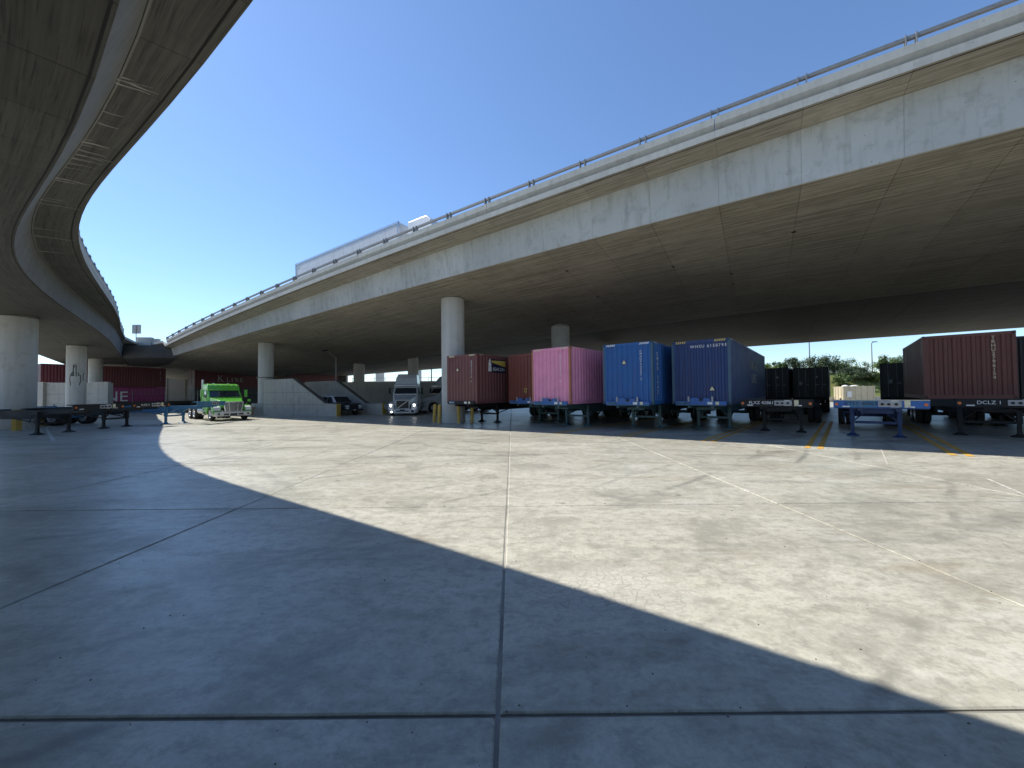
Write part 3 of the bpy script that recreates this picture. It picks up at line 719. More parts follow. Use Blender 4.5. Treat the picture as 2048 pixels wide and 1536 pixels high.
# lime streaks hanging under the ramp overhang: thin crusts
def streaks(root, path, O, T, prof, places):
    off = np.array(root.location)
    for (f, l0, l1, n_) in places:
        for k in range(n_):
            i = int(f); fr = f - i; base = path[i] + (path[i + 1] - path[i]) * fr + T[i] * random.uniform(-.25, .25)
            W0, E0 = prof(i); W1, E1 = prof(i + 1); W = [x + (y - x) * fr for x, y in zip(W0, W1)]; E = [x + (y - x) * fr for x, y in zip(E0, E1)]
            a = l0 + random.uniform(-.06, .06); b = l1 + random.uniform(-.18, .12); wd = random.uniform(.010, .028); dr = random.uniform(-.15, .15)
            def pt(s, side):
                u = W[0] + (E[0] - W[0]) * s; z = W[1] + (E[1] - W[1]) * s - .006
                return base + O[i] * u + np.array([0, 0, z]) + T[i] * (dr * (s - a) + side + .02 * math.sin(9 * s + k)) - off
            st = [a + (b - a) * q / 5 for q in range(6)]; rr = []
            for q, s in enumerate(st):
                h = wd * (1 - .8 * q / 5); A, B = pt(s, -h), pt(s, h); up = np.array([0, 0, .012]); rr.append([tuple(A), tuple(B), tuple(B + up), tuple(A + up)])
            MB().loft(rr).build('lime_streak', 'efflorescence', root)
n0l = 34 / LSTEP; n0r = 34 / 2.44 + 15
streaks(ramp_l, lp, LO, LT, lprof, [(n0l + x, 0.02, l, c) for x, l, c in ((2.0, .62, 5), (2.9, .4, 1), (3.3, .45, 1), (4.1, .5, 4), (4.35, .7, 4), (4.6, .75, 3), (5.0, .6, 3), (5.35, .8, 2), (5.6, .7, 2), (6.2, .75, 3), (6.6, .6, 3), (8.2, .7, 2), (8.6, .8, 2), (11.3, .7, 2), (12.2, .8, 2), (14, .6, 2))])
streaks(ramp_r, rpath, RO, RT, rprof, [(n0r + x, .1, l, c) for x, l, c in ((9.2, .8, 3), (9.8, .9, 4), (10.2, .8, 4), (10.7, .7, 4), (11.1, .8, 3), (11.6, .6, 3), (12.4, .7, 2), (13.3, .6, 2), (7.4, .7, 2), (14.5, .6, 3), (16, .5, 2))])

# ---------------------------------------------------------------- lettering helpers
_tcache = {}
def text_mesh(body, size, align='CENTER', spacing=1.0, line=1.0, depth=0.003):
    key = (body, size, align, spacing, line)
    if key in _tcache: return _tcache[key]
    cu = bpy.data.curves.new('lettering', 'FONT'); cu.body = body; cu.size = size; cu.align_x = align; cu.align_y = 'CENTER'
    cu.space_character = spacing; cu.space_line = line; cu.extrude = depth; cu.resolution_u = 3
    o = bpy.data.objects.new('lettering', cu); COL.objects.link(o)
    dg = bpy.context.evaluated_depsgraph_get(); me = bpy.data.meshes.new_from_object(o.evaluated_get(dg))
    bpy.data.objects.remove(o); bpy.data.curves.remove(cu); me.name = 'lettering'
    _tcache[key] = me; return me
RX = Matrix.Rotation(R(90), 4, 'X')
def lettering(body, size, mat, parent, pos, face='front', name='lettering', **kw):
    me = text_mesh(body, size, **kw).copy(); me.materials.clear(); me.materials.append(MATS[mat])
    o = bpy.data.objects.new(name, me); COL.objects.link(o); o.parent = parent
    rz = {'front': 0, 'right': 90, 'left': -90, 'back': 180}[face]
    o.matrix_local = Matrix.Translation(pos) @ Matrix.Rotation(R(rz), 4, 'Z') @ RX
    return o
mat_flat('white_decal', (0.80, 0.80, 0.78), .6); mat_flat('yellow_decal', (0.75, 0.55, 0.10), .6); mat_flat('cream_decal', (0.72, 0.66, 0.45), .6)
mat_flat('navy_decal', (0.012, 0.014, 0.05), .5); mat_flat('black_decal', (0.015, 0.015, 0.016), .6); mat_flat('orange_lens', (0.70, 0.16, 0.03), .3)
mat_flat('grey_decal', (0.40, 0.40, 0.40), .6); mat_flat('tyre', (0.022, 0.022, 0.022), .85); mat_flat('chrome', (0.75, 0.75, 0.76), .16, 1.0); mat_flat('rim_metal', (0.62, 0.62, 0.62), .35, .8)
mat_flat('red_lens', (0.35, 0.02, 0.02), .3); mat_flat('dark_steel', (0.05, 0.05, 0.055), .6, .3)
mat_glass('tinted_glass')
CP = {}
def cont_paint(nm, c, rust=.35, rough=.5): return mat_paint(nm, c, rough, (0.13, 0.07, 0.045), rust)
cont_paint('paint_maroon', (0.165, 0.055, 0.052)); cont_paint('paint_redbrown', (0.20, 0.045, 0.028)); cont_paint('paint_pink', (0.80, 0.30, 0.47), .2)
cont_paint('paint_blue', (0.010, 0.105, 0.34), .25); cont_paint('paint_navy', (0.012, 0.040, 0.15), .25); cont_paint('paint_black', (0.020, 0.020, 0.022)); cont_paint('paint_darkgreen', (0.020, 0.034, 0.032))
cont_paint('paint_brownred', (0.155, 0.048, 0.035), .45); cont_paint('paint_darkbrown', (0.028, 0.024, 0.016)); cont_paint('paint_magenta', (0.30, 0.022, 0.14), .2); cont_paint('paint_trainred', (0.115, 0.012, 0.02), .3)
cont_paint('paint_salmon', (0.42, 0.15, 0.085), .3); cont_paint('paint_steelblue', (0.045, 0.11, 0.17), .3)

CW, CHH = 1.219, 2.896
def corr(n_target, length, depth, flat=.40, inner=.28):
    """corrugation profile along one direction: list of (s, d)"""
    n_ = max(1, round(length / n_target)); p = length / n_; pts = []
    for k in range(n_):
        s = k * p
        pts += [(s, 0.0), (s + p * flat, 0.0), (s + p * (flat + (1 - flat - inner) / 2), depth), (s + p * (flat + (1 - flat - inner) / 2 + inner), depth)]
    pts.append((length, 0.0)); return pts
def corr_wall(name, pts, fn, z0, z1, mat, parent):
    vs = []; 
    for s, d in pts: vs += [fn(s, d, z0), fn(s, d, z1)]
    fs = [(2 * i, 2 * i + 2, 2 * i + 3, 2 * i + 1) for i in range(len(pts) - 1)]
    return mesh_obj(name, vs, fs, mat, parent, recalc=False)
def triangle_decal(parent, x, z, s=.2):
    MB().prism([(x - s * .62, z), (x + s * .62, z), (x, z + s * 1.1)], (-.006, -.002)).build('warning_triangle', 'black_decal', parent)
    MB().prism([(x - s * .46, z + .02), (x + s * .46, z + .02), (x, z + s * .93)], (-.009, -.006)).build('warning_triangle_face', 'cream_decal', parent)
def container(loc, theta, mat, label, length=12.19, h=CHH, base=1.27, post=None, front='wall', hatch=True, group=None, number=None, detail=True, side_only=False):
    rz = -R(theta); t = empty('shipping_container', (loc[0], loc[1], base), rz); tag(t, label, 'container', group)
    post = post or mat
    c = .162
    def cast(x, y, z):
        o = MB().box(x - .085 if x > 0 else x, x if x > 0 else x + .085, y, y + .178, z, z + .118)
        o.build('corner_casting', post, t, bevel=.008)
        MB().box(x - .068 if x > 0 else x + .022, x - .022 if x > 0 else x + .068, y - .003, y + .004, z + .03, z + .09).build('casting_hole', 'black_decal', t)
    for x in (-CW, CW):
        for y in ((0, length - .178) if detail else ()):
            for z in (0, h - .118):
                if detail: cast(x, y, z)
    for x in (-1, 1):
        for y0 in (0.004, length - .124):
            MB().box(x * CW - (.11 if x > 0 else 0) - .002 * x, x * CW + (0 if x > 0 else .11) - .002 * x, y0, y0 + .12, .119, h - .119).build('corner_post', post, t, bevel=.012)
    MB().box(-CW + .1, CW - .1, .012, .075, .002, .15).build('bottom_rail', mat, t)
    MB().box(-CW + .1, CW - .1, .010, .07, h - .125, h - .004).build('top_rail', mat, t)
    MB().box(-CW + .1, CW - .1, length - .07, length - .01, .0, .15).build('bottom_rail', mat, t)
    MB().box(-CW + .1, CW - .1, length - .07, length - .01, h - .115, h - .004).build('top_rail', mat, t)
    for x in (-1, 1):
        a, b = sorted((x * (CW - .004), x * (CW - .07)))
        MB().box(a, b, .17, length - .17, .0, .16).build('side_bottom_rail', mat, t)
        MB().box(a, b, .17, length - .17, h - .065, h - .006).build('side_top_rail', mat, t)
        L_ = length - .24
        fn = (lambda s, d, z: (CW - .012 - d, .12 + s, z)) if x > 0 else (lambda s, d, z: (-CW + .012 + d, .12 + L_ - s, z))
        corr_wall('side_wall', corr(.278, L_, .036), fn, .15, h - .06, mat, t)
    if front == 'wall':
        corr_wall('front_wall', corr(.25, 2 * CW - .2, .045, .34, .34), lambda s, d, z: (-CW + .1 + s, .018 + d, z), .14, h - .11, mat, t)
    else:
        for k in (-1, 1):
            x0, x1 = (-CW + .11, -.006) if k < 0 else (.006, CW - .11)
            d = MB().box(x0, x1, .03, .07, .15, h - .13).build('door', mat, t, bevel=.01)
            for j in range(4):
                z = .42 + j * (h - .75) / 4
                MB().box(x0 + .06, x1 - .06, .018, .031, z, z + (h - .75) / 4 - .14).build('door_rib', mat, d)
            for q in (.30, .72):
                xx = x0 + (x1 - x0) * q
                MB().tube((xx, .0, .10), (xx, .0, h - .08), .017, 8).build('lock_rod', 'grey_decal', d)
                MB().box(xx - .03, xx + .22, -.02, .0, 1.1, 1.14).build('handle', 'grey_decal', d)
    MB().box(-CW + .13, CW - .13, length - .05, length - .02, .15, h - .115).build('rear_wall', mat, t)
    MB().box(-CW + .02, CW - .02, .05, length - .05, h - .045, h - .02).build('roof', mat, t)
    MB().box(-CW + .06, CW - .06, .08, length - .05, .06, .12).build('floor', 'dark_steel', t)
    if hatch:
        for x0 in (-CW + .19, CW - .62):
            for k in range(5):
                MB().prism([(x0 + k * .09, h - .115), (x0 + k * .09 + .045, h - .115), (x0 + k * .09 + .085, h - .02), (x0 + k * .09 + .04, h - .02)], (-.001, .009)).build('height_stripe', 'cream_decal' if hatch is True else hatch, t)
        M = Matrix.Rotation(R(90), 4, 'Z')
        for k in range(4):
            MB().prism([(.24 + k * .09, h - .06), (.285 + k * .09, h - .06), (.315 + k * .09, h - .01), (.27 + k * .09, h - .01)], (-CW + .0025, -CW + .0045), M).build('height_stripe', 'cream_decal', t)
    return t

# ---------------------------------------------------------------- wheels and chassis
def ring_profile(prof, n_, M):
    return [[tuple(M @ Vector((x, r_ * math.cos(2 * math.pi * i / n_), r_ * math.sin(2 * math.pi * i / n_)))) for i in range(n_)] for x, r_ in prof]
_wm = {}
def wheel_meshes():
    if _wm: return _wm
    I = Matrix.Identity(4); n_ = 28
    a = MB().loft(ring_profile([(-.13, .29), (-.14, .36), (-.135, .46), (-.11, .505), (.11, .505), (.135, .46), (.14, .36), (.13, .29)], n_, I), caps=False).build('tyre', 'tyre', None, 40)
    b = MB().loft(ring_profile([(.135, .295), (.125, .27), (.03, .25), (.015, .16), (.06, .12), (.11, .10), (.115, .001)], n_, I), caps=False).build('rim', 'rim_metal', None, 40)
    for k, o in (('tyre', a), ('rim', b)):
        _wm[k] = o.data; bpy.data.objects.remove(o)
    return _wm
def wheel(parent, x, y, z=.505, side=1, scale=1.0, width=1.0, rim_mat=None, name='wheel'):
    w_ = wheel_meshes(); e = empty(name, (x, y, z)); e.parent = parent; e.scale = (side * width * scale, scale, scale)
    for k in ('tyre', 'rim'):
        o = bpy.data.objects.new(k, w_[k]); COL.objects.link(o); o.parent = e
    return e
mat_paint('chassis_blue', (0.025, 0.12, 0.38), .5, (0.15, 0.12, 0.1), .45); mat_paint('chassis_black', (0.006, 0.006, 0.007), .7, (0.04, 0.034, 0.028), .3); mat_paint('chassis_teal', (0.05, 0.115, 0.14), .55, (0.09, 0.07, 0.055), .45); mat_paint('chassis_navy', (0.012, 0.04, 0.13), .5, (0.08, 0.07, 0.06), .3); mat_paint('chassis_skyblue', (0.04, 0.16, 0.30), .5, (0.3, 0.28, 0.25), .4)
def chassis(loc, theta, mat, label, loaded=False, legmat=None, number=None, leg=2.6, length=12.3, bol=True, group=None, gladbox=0, pins=True, marks='light', legw=.7):
    """nose (front bolster) at the origin, runs back along local +y"""
    t = empty('container_chassis', (loc[0], loc[1], 0), -R(theta)); tag(t, label, 'trailer', group)
    lm = legmat or mat
    bw = 1.05 if loaded else 1.21
    zb0, zb1 = (1.24, 1.41) if loaded else (1.22, 1.50)
    y0 = -.10 if loaded else 0
    b = MB().box(-bw, bw, y0, y0 + .085, zb0, zb1).build('front_bolster', mat, t, bevel=.01)
    MB().box(-bw + .02, bw - .02, y0 + .02, y0 + .35 if not loaded else .0 + .3, zb0 - .03, zb0 - .003).build('bolster_flange', lm, t)
    if not loaded:
        MB().box(-bw, bw, y0 + .09, y0 + .36, zb1 - .05, zb1 - .004).build('bolster_top', mat, t)
        MB().box(-bw, bw, y0 - .015, y0 + .0, zb1 - .022, zb1).build('bolster_lip', 'cream_decal' if mat == 'chassis_blue' else mat, t)
    f = y0 - .006
    if marks:
        MB().box(.30, .50, f, f + .005, zb0 + .03, zb1 - .03).build('data_plate', 'white_decal', b)
        MB().box(.62, .76, f, f + .005, zb0 + .02, zb1 - .02).build('permit_sticker', 'cream_decal', b)
        if not loaded:
            for x in (-bw + .09, bw - .09):
                MB().tube((x, f - .03, zb0 + .12), (x, f + .01, zb0 + .12), .05, 14).build('marker_lamp', 'orange_lens', b)
            for x in (-bw + .35, bw - .45): MB().box(x - .1, x + .1, f, f + .005, zb0 + .02, zb0 + .06).build('reflector_strip', 'white_decal', b)
    if number:
        sz = .105 if loaded else .17
        if loaded: MB().box(-.95, -.50, f + .002, f + .006, zb0 + .025, zb1 - .025).build('number_plate', 'chassis_skyblue', b)
        else: MB().box(-.82, -.05, f + .001, f + .005, zb0 + .02, zb1 - .03).build('number_plate', 'chassis_skyblue' if mat != 'chassis_black' else mat, b)
        lettering(number, sz, 'black_decal' if mat != 'chassis_black' else 'white_decal', t, (-.72 if loaded else -.43, f - .001, (zb0 + zb1) / 2), name='chassis_number')
    if gladbox:
        MB().prism([(-.42, zb1 - .01), (-.42, zb1 + .13), (-.26, zb1 + .16), (-.08, zb1 + .15), (-.02, zb1 + .04), (.08, zb1 + .03), (.16, zb1 + .14), (.40, zb1 + .14), (.42, zb1 - .01)], (y0, y0 + .06)).build('hose_bracket', mat, t)
        MB().tube((0.03, y0 - .05, zb1 + .06), (.03, y0, zb1 + .06), .06, 12).build('air_coupling', 'black_decal', t)
        MB().box(-.52, -.45, y0, y0 + .06, zb1 - .01, zb1 + .21).build('locking_pin', 'grey_decal', t)
        MB().box(.46, .53, y0, y0 + .06, zb1 - .01, zb1 + .21).build('locking_pin', 'grey_decal', t)
    elif not loaded:
        MB().box(-.02, .55, f - .02, f + .02, zb0 + .04, zb1 - .05).build('service_panel', 'grey_decal', t)
        for x in (.08, .24, .42): MB().tube((x, f - .05, zb0 + .13), (x, f + .0, zb0 + .13), .045, 12).build('air_coupling', 'black_decal', t)
    # gooseneck and main rails
    for x in (-.48, .48):
        MB().loft([[(x + a, y, z) for a, z in ((-.06, lo), (.06, lo), (.06, hi), (-.06, hi))] for y, lo, hi in ((y0 + .09, 1.10, zb0 - .005), (1.9, 1.02, 1.22), (2.5, .78, 1.20), (length - .3, .80, 1.20))]).build('main_rail', lm, t)
    for y in [1.0, 2.0] + [3.6 + 1.5 * k for k in range(6)]:
        if y < length - .5: MB().box(-.42, .42, y, y + .09, .98, 1.12).build('cross_member', lm, t)
    MB().box(-1.21, 1.21, length - .3, length - .02, 1.0, 1.25).build('rear_bolster', lm, t, bevel=.01)
    if not loaded and length > 8:
        MB().box(-1.19, 1.19, length * .5, length * .5 + .22, 1.04, 1.24).build('mid_bolster', lm, t)
    if pins:
        for x in (-1.12, 1.12):
            MB().tube((x, length - .16, 1.25), (x, length - .16, 1.36), .04, 8).build('twist_lock', lm, t)
    # landing gear
    for x in (-legw, legw):
        g = MB().box(x - .075, x + .075, leg - .075, leg + .075, .52, 1.16).build('landing_leg', lm, t, bevel=.01)
        MB().box(x - .055, x + .055, leg - .055, leg + .055, .10, .53).build('inner_tube', lm, g)
        MB().loft([[(x + a * r_, leg + b_ * r_, z) for a, b_ in ((-1, -1), (1, -1), (1, 1), (-1, 1))] for r_, z in ((.19, .0), (.19, .03), (.11, .07), (.06, .13))]).build('foot', lm, g)
        MB().bar((x * .92, leg, .62), (x * .25, leg, 1.08), .05).build('brace', lm, t)
        MB().bar((x, leg + .02, .60), (x, leg + 1.3, .84), .05).build('rear_brace', lm, t)
    MB().box(-legw + .08, legw - .08, leg - .035, leg + .035, .50, .60).build('leg_cross_bar', lm, t)
    MB().tube((-legw - .09, leg, .95), (-legw - .25, leg, .95), .02, 8).build('crank_shaft', lm, t)
    MB().bar((-legw - .25, leg, .97), (-legw - .25, leg + .1, .62), .03).build('crank_handle', lm, t)
    # bogie
    for y in (length - 2.75, length - 1.45):
        MB().tube((-.9, y, .505), (.9, y, .505), .07, 10).build('axle', lm, t)
        for s in (-1, 1):
            wheel(t, s * 1.07, y, .505, s); wheel(t, s * .76, y, .505, -s)
    for x in (-.48, .48): MB().box(x - .07, x + .07, length - 3.3, length - .9, .62, .79).build('suspension_beam', lm, t)
    for x in (-1.0, 1.0): MB().box(x - .22, x + .22, length - .06, length - .05, .25, .85).build('mud_flap', 'black_rubber', t)
    return t

def pv(th): return np.array([math.sin(R(th)), math.cos(R(th))]), np.array([math.cos(R(th)), -math.sin(R(th))])
SLOT = 'containers parked on chassis under the flyover'
# --- maroon container with the lighthouse logo
th = 36; c = (-3.0, 22.85)
t = container(c, th, 'paint_maroon', 'maroon container with a lighthouse logo, beside the tall pale column', group=SLOT)
V = lambda s: '\n'.join(s)
lettering(V('BMOU248178'), .115, 'white_decal', t, (.78, .008, 2.0), line=.9, name='container_number')
lettering('3', .13, 'white_decal', t, (.78, .008, 1.28), name='check_digit')
triangle_decal(t, -.32, 1.92, .22)
x_ = CW - .004
MBr = Matrix.Rotation(R(90), 4, 'Z')     # draws (x,z) shapes on the right side: x -> +y, y -> -x
def side_shape(pts, parent, mat, d=.004, name='logo_shape'):
    return MB().prism(pts, (-CW - d, -CW + .004), MBr).build(name, mat, parent)
side_shape([(1.10, 1.85), (2.75, 1.85), (2.75, 2.66), (1.10, 2.66)], t, 'navy_decal', .003, 'logo_panel')
side_shape([(1.30, 2.56), (2.72, 2.60), (2.72, 2.22), (1.42, 2.44)], t, 'yellow_decal', .006, 'logo_beam')
side_shape([(1.02, 1.90), (1.34, 1.90), (1.29, 2.3), (1.35, 2.34), (1.27, 2.42), (1.26, 2.58), (1.18, 2.70), (1.10, 2.58), (1.09, 2.42), (1.01, 2.34), (1.07, 2.3)], t, 'white_decal', .008, 'logo_lighthouse')
lettering('BEACON', .29, 'white_decal', t, (CW + .006, 2.05, 2.05), 'right', name='logo_name')
p_, e_ = pv(th)
chassis(c, th, 'chassis_black', 'black chassis with blue plates carrying the maroon lighthouse container', True, number='BLAZ 21', legw=.66, group='chassis loaded with containers')
# --- red-brown container set back
th = 39; c = (.72, 22.7)
t = container(c, th, 'paint_redbrown', 'red-brown container set back between the maroon and the pink containers', group=SLOT, hatch=False)
MB().box(.02, .17, -.004, .012, .62, .86).build('notice_sticker', 'yellow_decal', t); MB().box(.05, .14, -.007, -.003, .66, .82).build('notice_print', 'black_decal', t)
chassis(c, th, 'chassis_blue', 'blue chassis carrying the set-back red-brown container', True, 'chassis_teal', 'KTSZ 4', gladbox=1, group='chassis loaded with containers')
# --- pink
th = 41; c = (1.98, 19.86)
t = container(c, th, 'paint_pink', 'pink container with salmon corner posts parked left of the bright blue one', group=SLOT, post='paint_salmon')
lettering(V('ONEU902957'), .125, 'white_decal', t, (.62, .008, 1.98), line=.9, name='container_number')
lettering('8', .14, 'white_decal', t, (.62, .008, 1.17), name='check_digit')
chassis(c, th, 'chassis_blue', 'blue chassis with teal legs carrying the pink container', True, 'chassis_teal', 'KTSZ 40', gladbox=1, group='chassis loaded with containers')
# --- bright blue
th = 38; c = (5.44, 18.15)
t = container(c, th, 'paint_blue', 'bright blue container with a warning triangle high on its front', group=SLOT, post='paint_steelblue', hatch='white_decal')
lettering(V('CMAU744257'), .135, 'white_decal', t, (.66, .008, 1.92), line=.9, name='container_number')
lettering('2', .15, 'white_decal', t, (.66, .008, 1.18), name='check_digit')
triangle_decal(t, -.14, 1.90, .21)
lettering(V('CMAU 7442'), .26, 'white_decal', t, (CW + .001, .62, 1.45), 'right', line=.85, name='container_number')
chassis(c, th, 'chassis_blue', 'blue chassis with grey legs carrying the bright blue container', True, 'chassis_teal', 'KTSZ 409', gladbox=1, group='chassis loaded with containers')
# --- navy
th = 39.2; c = (8.46, 17.28)
t = container(c, th, 'paint_navy', 'navy container with a white number along the top of its front', group=SLOT, post='paint_steelblue', hatch='yellow_decal')
lettering('WHSU 6158793', .185, 'white_decal', t, (.34, .008, 2.60), spacing=1.25, name='container_number')
triangle_decal(t, .48, .60, .22)
lettering('WAN HAI', .72, 'grey_decal', t, (CW + .001, 6.9, 1.95), 'right', name='company_name')
lettering('LINES', .72, 'grey_decal', t, (CW + .001, 6.9, 1.25), 'right', name='company_name')
chassis(c, th, 'chassis_blue', 'blue chassis carrying the navy container', True, 'chassis_teal', 'TSXZ 408615', gladbox=1, group='chassis loaded with containers')
# --- empty chassis in the next two bays
chassis((10.55, 15.45), 40, 'chassis_black', 'empty black chassis with stickers on its front beam, next to the navy container', number='FLXZ 428617', legw=.68)
chassis((12.67, 13.3), 41, 'chassis_blue', 'empty blue chassis with orange marker lamps and a number on its front beam', legmat='chassis_navy', number='KTSY 409633', legw=.68)
# --- brown-red container, right
th = 40; c = (18.05, 15.2)
t = container(c, th, 'paint_brownred', 'brown-red container with a vertical white number, on a black chassis', length=6.06, h=2.591, base=1.45, group=SLOT, hatch=False)
lettering(V('TRHU2796154'), .175, 'cream_decal', t, (.66, .008, 1.60), line=.88, name='container_number')
lettering(V('TRHU2796154'), .165, 'grey_decal', t, (-CW - .001, 5.0, 1.40), 'left', line=.92, name='container_number')
p_, e_ = pv(th)
tch = chassis(np.array(c) - p_ * 2.2 + e_ * .5, th, 'chassis_black', 'black chassis whose nose sticks out under the brown-red container', number='DCLZ 1', length=12.3, leg=2.35, legw=.74, group='chassis loaded with containers')
for y in (2.2, 8.0): MB().box(-1.7, .72, y, y + .2, 1.15, 1.448).build('container_bolster', 'chassis_black', tch)
# --- black one at the edge
th = 40; c = (23.0, 16.6)
container(c, th, 'paint_black', 'black ribbed container right of the brown-red one', group=SLOT, hatch=False)
chassis(c, th, 'chassis_black', 'black chassis under the black ribbed container', True, group='chassis loaded with containers', marks=None)
for k, (mt_, nm_) in enumerate((('paint_maroon', 'maroon'), ('paint_navy', 'navy'), ('paint_redbrown', 'red-brown'), ('paint_black', 'black'))):
    p_, e_ = pv(40); c = np.array([23.0, 16.6]) + e_ * 3.2 * (k + 1) - p_ * (.8 + .5 * (k % 2))
    container(c, 40, mt_, '%s container further along the row, right of the black ribbed one' % nm_, hatch=False, group=SLOT, detail=False)
    chassis(c, 40, 'chassis_black', 'black chassis under the %s container further along the row' % nm_, True, group='chassis loaded with containers', marks=None)
# --- back row seen from the door end
BACK = 'containers in the back row with doors to the yard'
for c, th, mt, h, lb, lc in (((22.4, 33.2), 41, 'paint_black', 2.591, 'black container with a barred door end, behind the navy container', 'black chassis under the barred black container in the back row'),
                             ((25.3, 32.6), 40, 'paint_darkbrown', 2.591, 'dark olive-brown container with stickers on its doors, in front of the shrubs', 'black chassis under the dark olive-brown container in the back row'),
                             ((28.25, 27.75), 44, 'paint_darkgreen', 2.591, 'dark green container with a ribbed door end, left of the brown-red container', 'black chassis under the dark green container in the back row')):
    t = container(c, th, mt, lb, h=h, base=1.2 if h < 2.7 else 1.1, front='doors', hatch=False, group=BACK)
    MB().box(-.75, -.55, .012, .016, 1.15, 1.38).build('sticker', 'grey_decal', t); MB().box(.35, .5, .012, .016, 1.7, 1.85).build('sticker', 'grey_decal', t)
    p_, e_ = pv(th)
    chassis(np.array(c) + p_ * 12.25, th + 180, 'chassis_black', lc, True, group='chassis under the back row', marks=None, pins=False)
# --- chassis parked nose-out on the left
chassis((-21.3, 19.9), -90, 'chassis_black', 'empty black chassis in front of the thick column, closest to the open yard', leg=2.4, legw=.68, number=None)
chassis((-21.9, 23.4), -90, 'chassis_black', 'empty black chassis with stickers between the thick column and the sky-blue chassis', leg=2.2, legw=.68, number='FLXZ 4')
chassis((-20.5, 26.3), -90, 'chassis_skyblue', 'empty sky-blue chassis standing in front of the green truck', leg=2.55, legw=.68, marks=None)
# conspicuity tape and number on the flank of the first one
fl = [o for o in bpy.data.objects if o.name.startswith('container_chassis') and 'closest to the open yard' in o.get('label', '')][0]
for y in [2.9 + .75 * k for k in range(10)]: MB().box(.541, .546, y, y + .28, .84, .90).build('reflector_strip', 'white_decal', fl)
lettering('TSXZ 411058', .17, 'grey_decal', fl, (.545, 4.6, 1.05), 'right', name='chassis_number')

# ---------------------------------------------------------------- double-stack train
TA = np.array([.5, .866])
def well_car(p, label):
    th = math.degrees(math.atan2(TA[0], TA[1])); t = empty('rail_well_car', (p[0], p[1], 0), -R(th)); tag(t, label, 'rail car', 'well cars of the train')
    m_ = 'paint_darkbrown'
    for x in (-1.42, 1.42): 
        s_ = MB().box(x - .05, x + .05, -.6, 12.8, .30, 1.15).build('side_sill', m_, t)
        for k in range(9): MB().box(x + math.copysign(.05, x) - .03, x + math.copysign(.05, x) + .03, .2 + k * 1.45, .32 + k * 1.45, .34, 1.1).build('sill_rib', m_, s_)
    for y in (-2.0, 12.8): MB().box(-1.3, 1.3, y, y + 1.4, .85, 1.15).build('end_platform', m_, t)
    MB().box(-1.3, 1.3, -.5, 12.7, .18, .26).build('well_floor', m_, t)
    for y in (-1.9, -.9, 13.2, 14.1):
        for x in (-.75, .75): MB().tube((x - .06, y, .46), (x + .06, y, .46), .42, 18).build('rail_wheel', 'dark_steel', t)
    return t
P0 = np.array([-59.7, 48.4]); P1 = P0 + TA * 15.8
well_car(P0, 'brown well car under the magenta container'); well_car(P1, 'brown well car under the containers behind the green truck')
for k in (0, 1):
    for s in (-.75, .75):
        q = P0 + np.array([TA[1], -TA[0]]) * s - TA * 30
        if k == 0: 
            o = MB().box(-.04, .04, 0, 90, .0, .045).build('rail', 'dark_steel', None); o.location = (q[0], q[1], 0); o.rotation_euler = (0, 0, -R(30)); tag(o, kind='structure')
th = 30
TR = 'containers stacked on the train'
t = container(P0, th, 'paint_trainred', 'dark red train container stacked on the magenta one', base=3.23, group=TR, hatch=False, front='doors', detail=False)
lettering(V('TRHU 4816'), .2, 'grey_decal', t, (CW + .001, 11.55, 1.7), 'right', line=.9, name='container_number')
for k in range(10): MB().prism([(10.2 + k * .14, 2.85), (10.27 + k * .14, 2.85), (10.31 + k * .14, 2.9), (10.24 + k * .14, 2.9)], (-CW - .004, -CW + .002), MBr).build('height_stripe', 'cream_decal', t)
t = container(P0, th, 'paint_magenta', 'magenta train container with large white letters, under the dark red one', base=.30, group=TR, hatch=False, front='doors', detail=False)
lettering('ONE', 2.0, 'white_decal', t, (CW + .006, 8.05, 1.55), 'right', align='RIGHT', name='company_name')
t = container(P1, th, 'paint_trainred', 'dark red train container with white company letters behind the green truck', base=3.23, group=TR, hatch=False, front='doors', detail=False)
def strokes(segs, parent, mat, y0, z0, sc, name):
    mb = MB()
    for (a, b, c, d, w_) in segs:
        l_ = math.hypot(c - a, d - b); nx, nz = -(d - b) / l_ * w_ / 2, (c - a) / l_ * w_ / 2
        mb.prism([(y0 + (a + nx) * sc, z0 + (b + nz) * sc), (y0 + (a - nx) * sc, z0 + (b - nz) * sc), (y0 + (c - nx) * sc, z0 + (d - nz) * sc), (y0 + (c + nx) * sc, z0 + (d + nz) * sc)], (-CW - .008, -CW + .002), MBr)
    return mb.build(name, mat, parent)
KL = {'K': [(.18, 0, .18, 1, .17), (.0, .03, .38, .03, .06), (.0, .97, .38, .97, .06), (.22, .42, .72, .97, .08), (.38, .55, .82, .03, .16), (.55, .97, .88, .97, .06), (.62, .03, 1.0, .03, .06)],
      'L': [(.18, 0, .18, 1, .16), (.0, .97, .38, .97, .06), (.0, .03, .75, .03, .07), (.75, .0, .75, .28, .07)],
      'I': [(.18, 0, .18, 1, .16), (.0, .97, .36, .97, .06), (.0, .03, .36, .03, .06)],
      'N': [(.16, 0, .16, 1, .08), (.0, .97, .3, .97, .06), (.0, .03, .32, .03, .06), (.18, .97, .78, .03, .15), (.8, 0, .8, 1, .08), (.62, .97, .96, .97, .06)],
      'E': [(.18, 0, .18, 1, .16), (.0, .97, .72, .97, .07), (.0, .03, .75, .03, .07), (.2, .52, .55, .52, .07), (.72, .78, .72, .97, .06), (.75, .03, .75, .25, .06), (.55, .42, .55, .62, .05)]}
y = 3.1
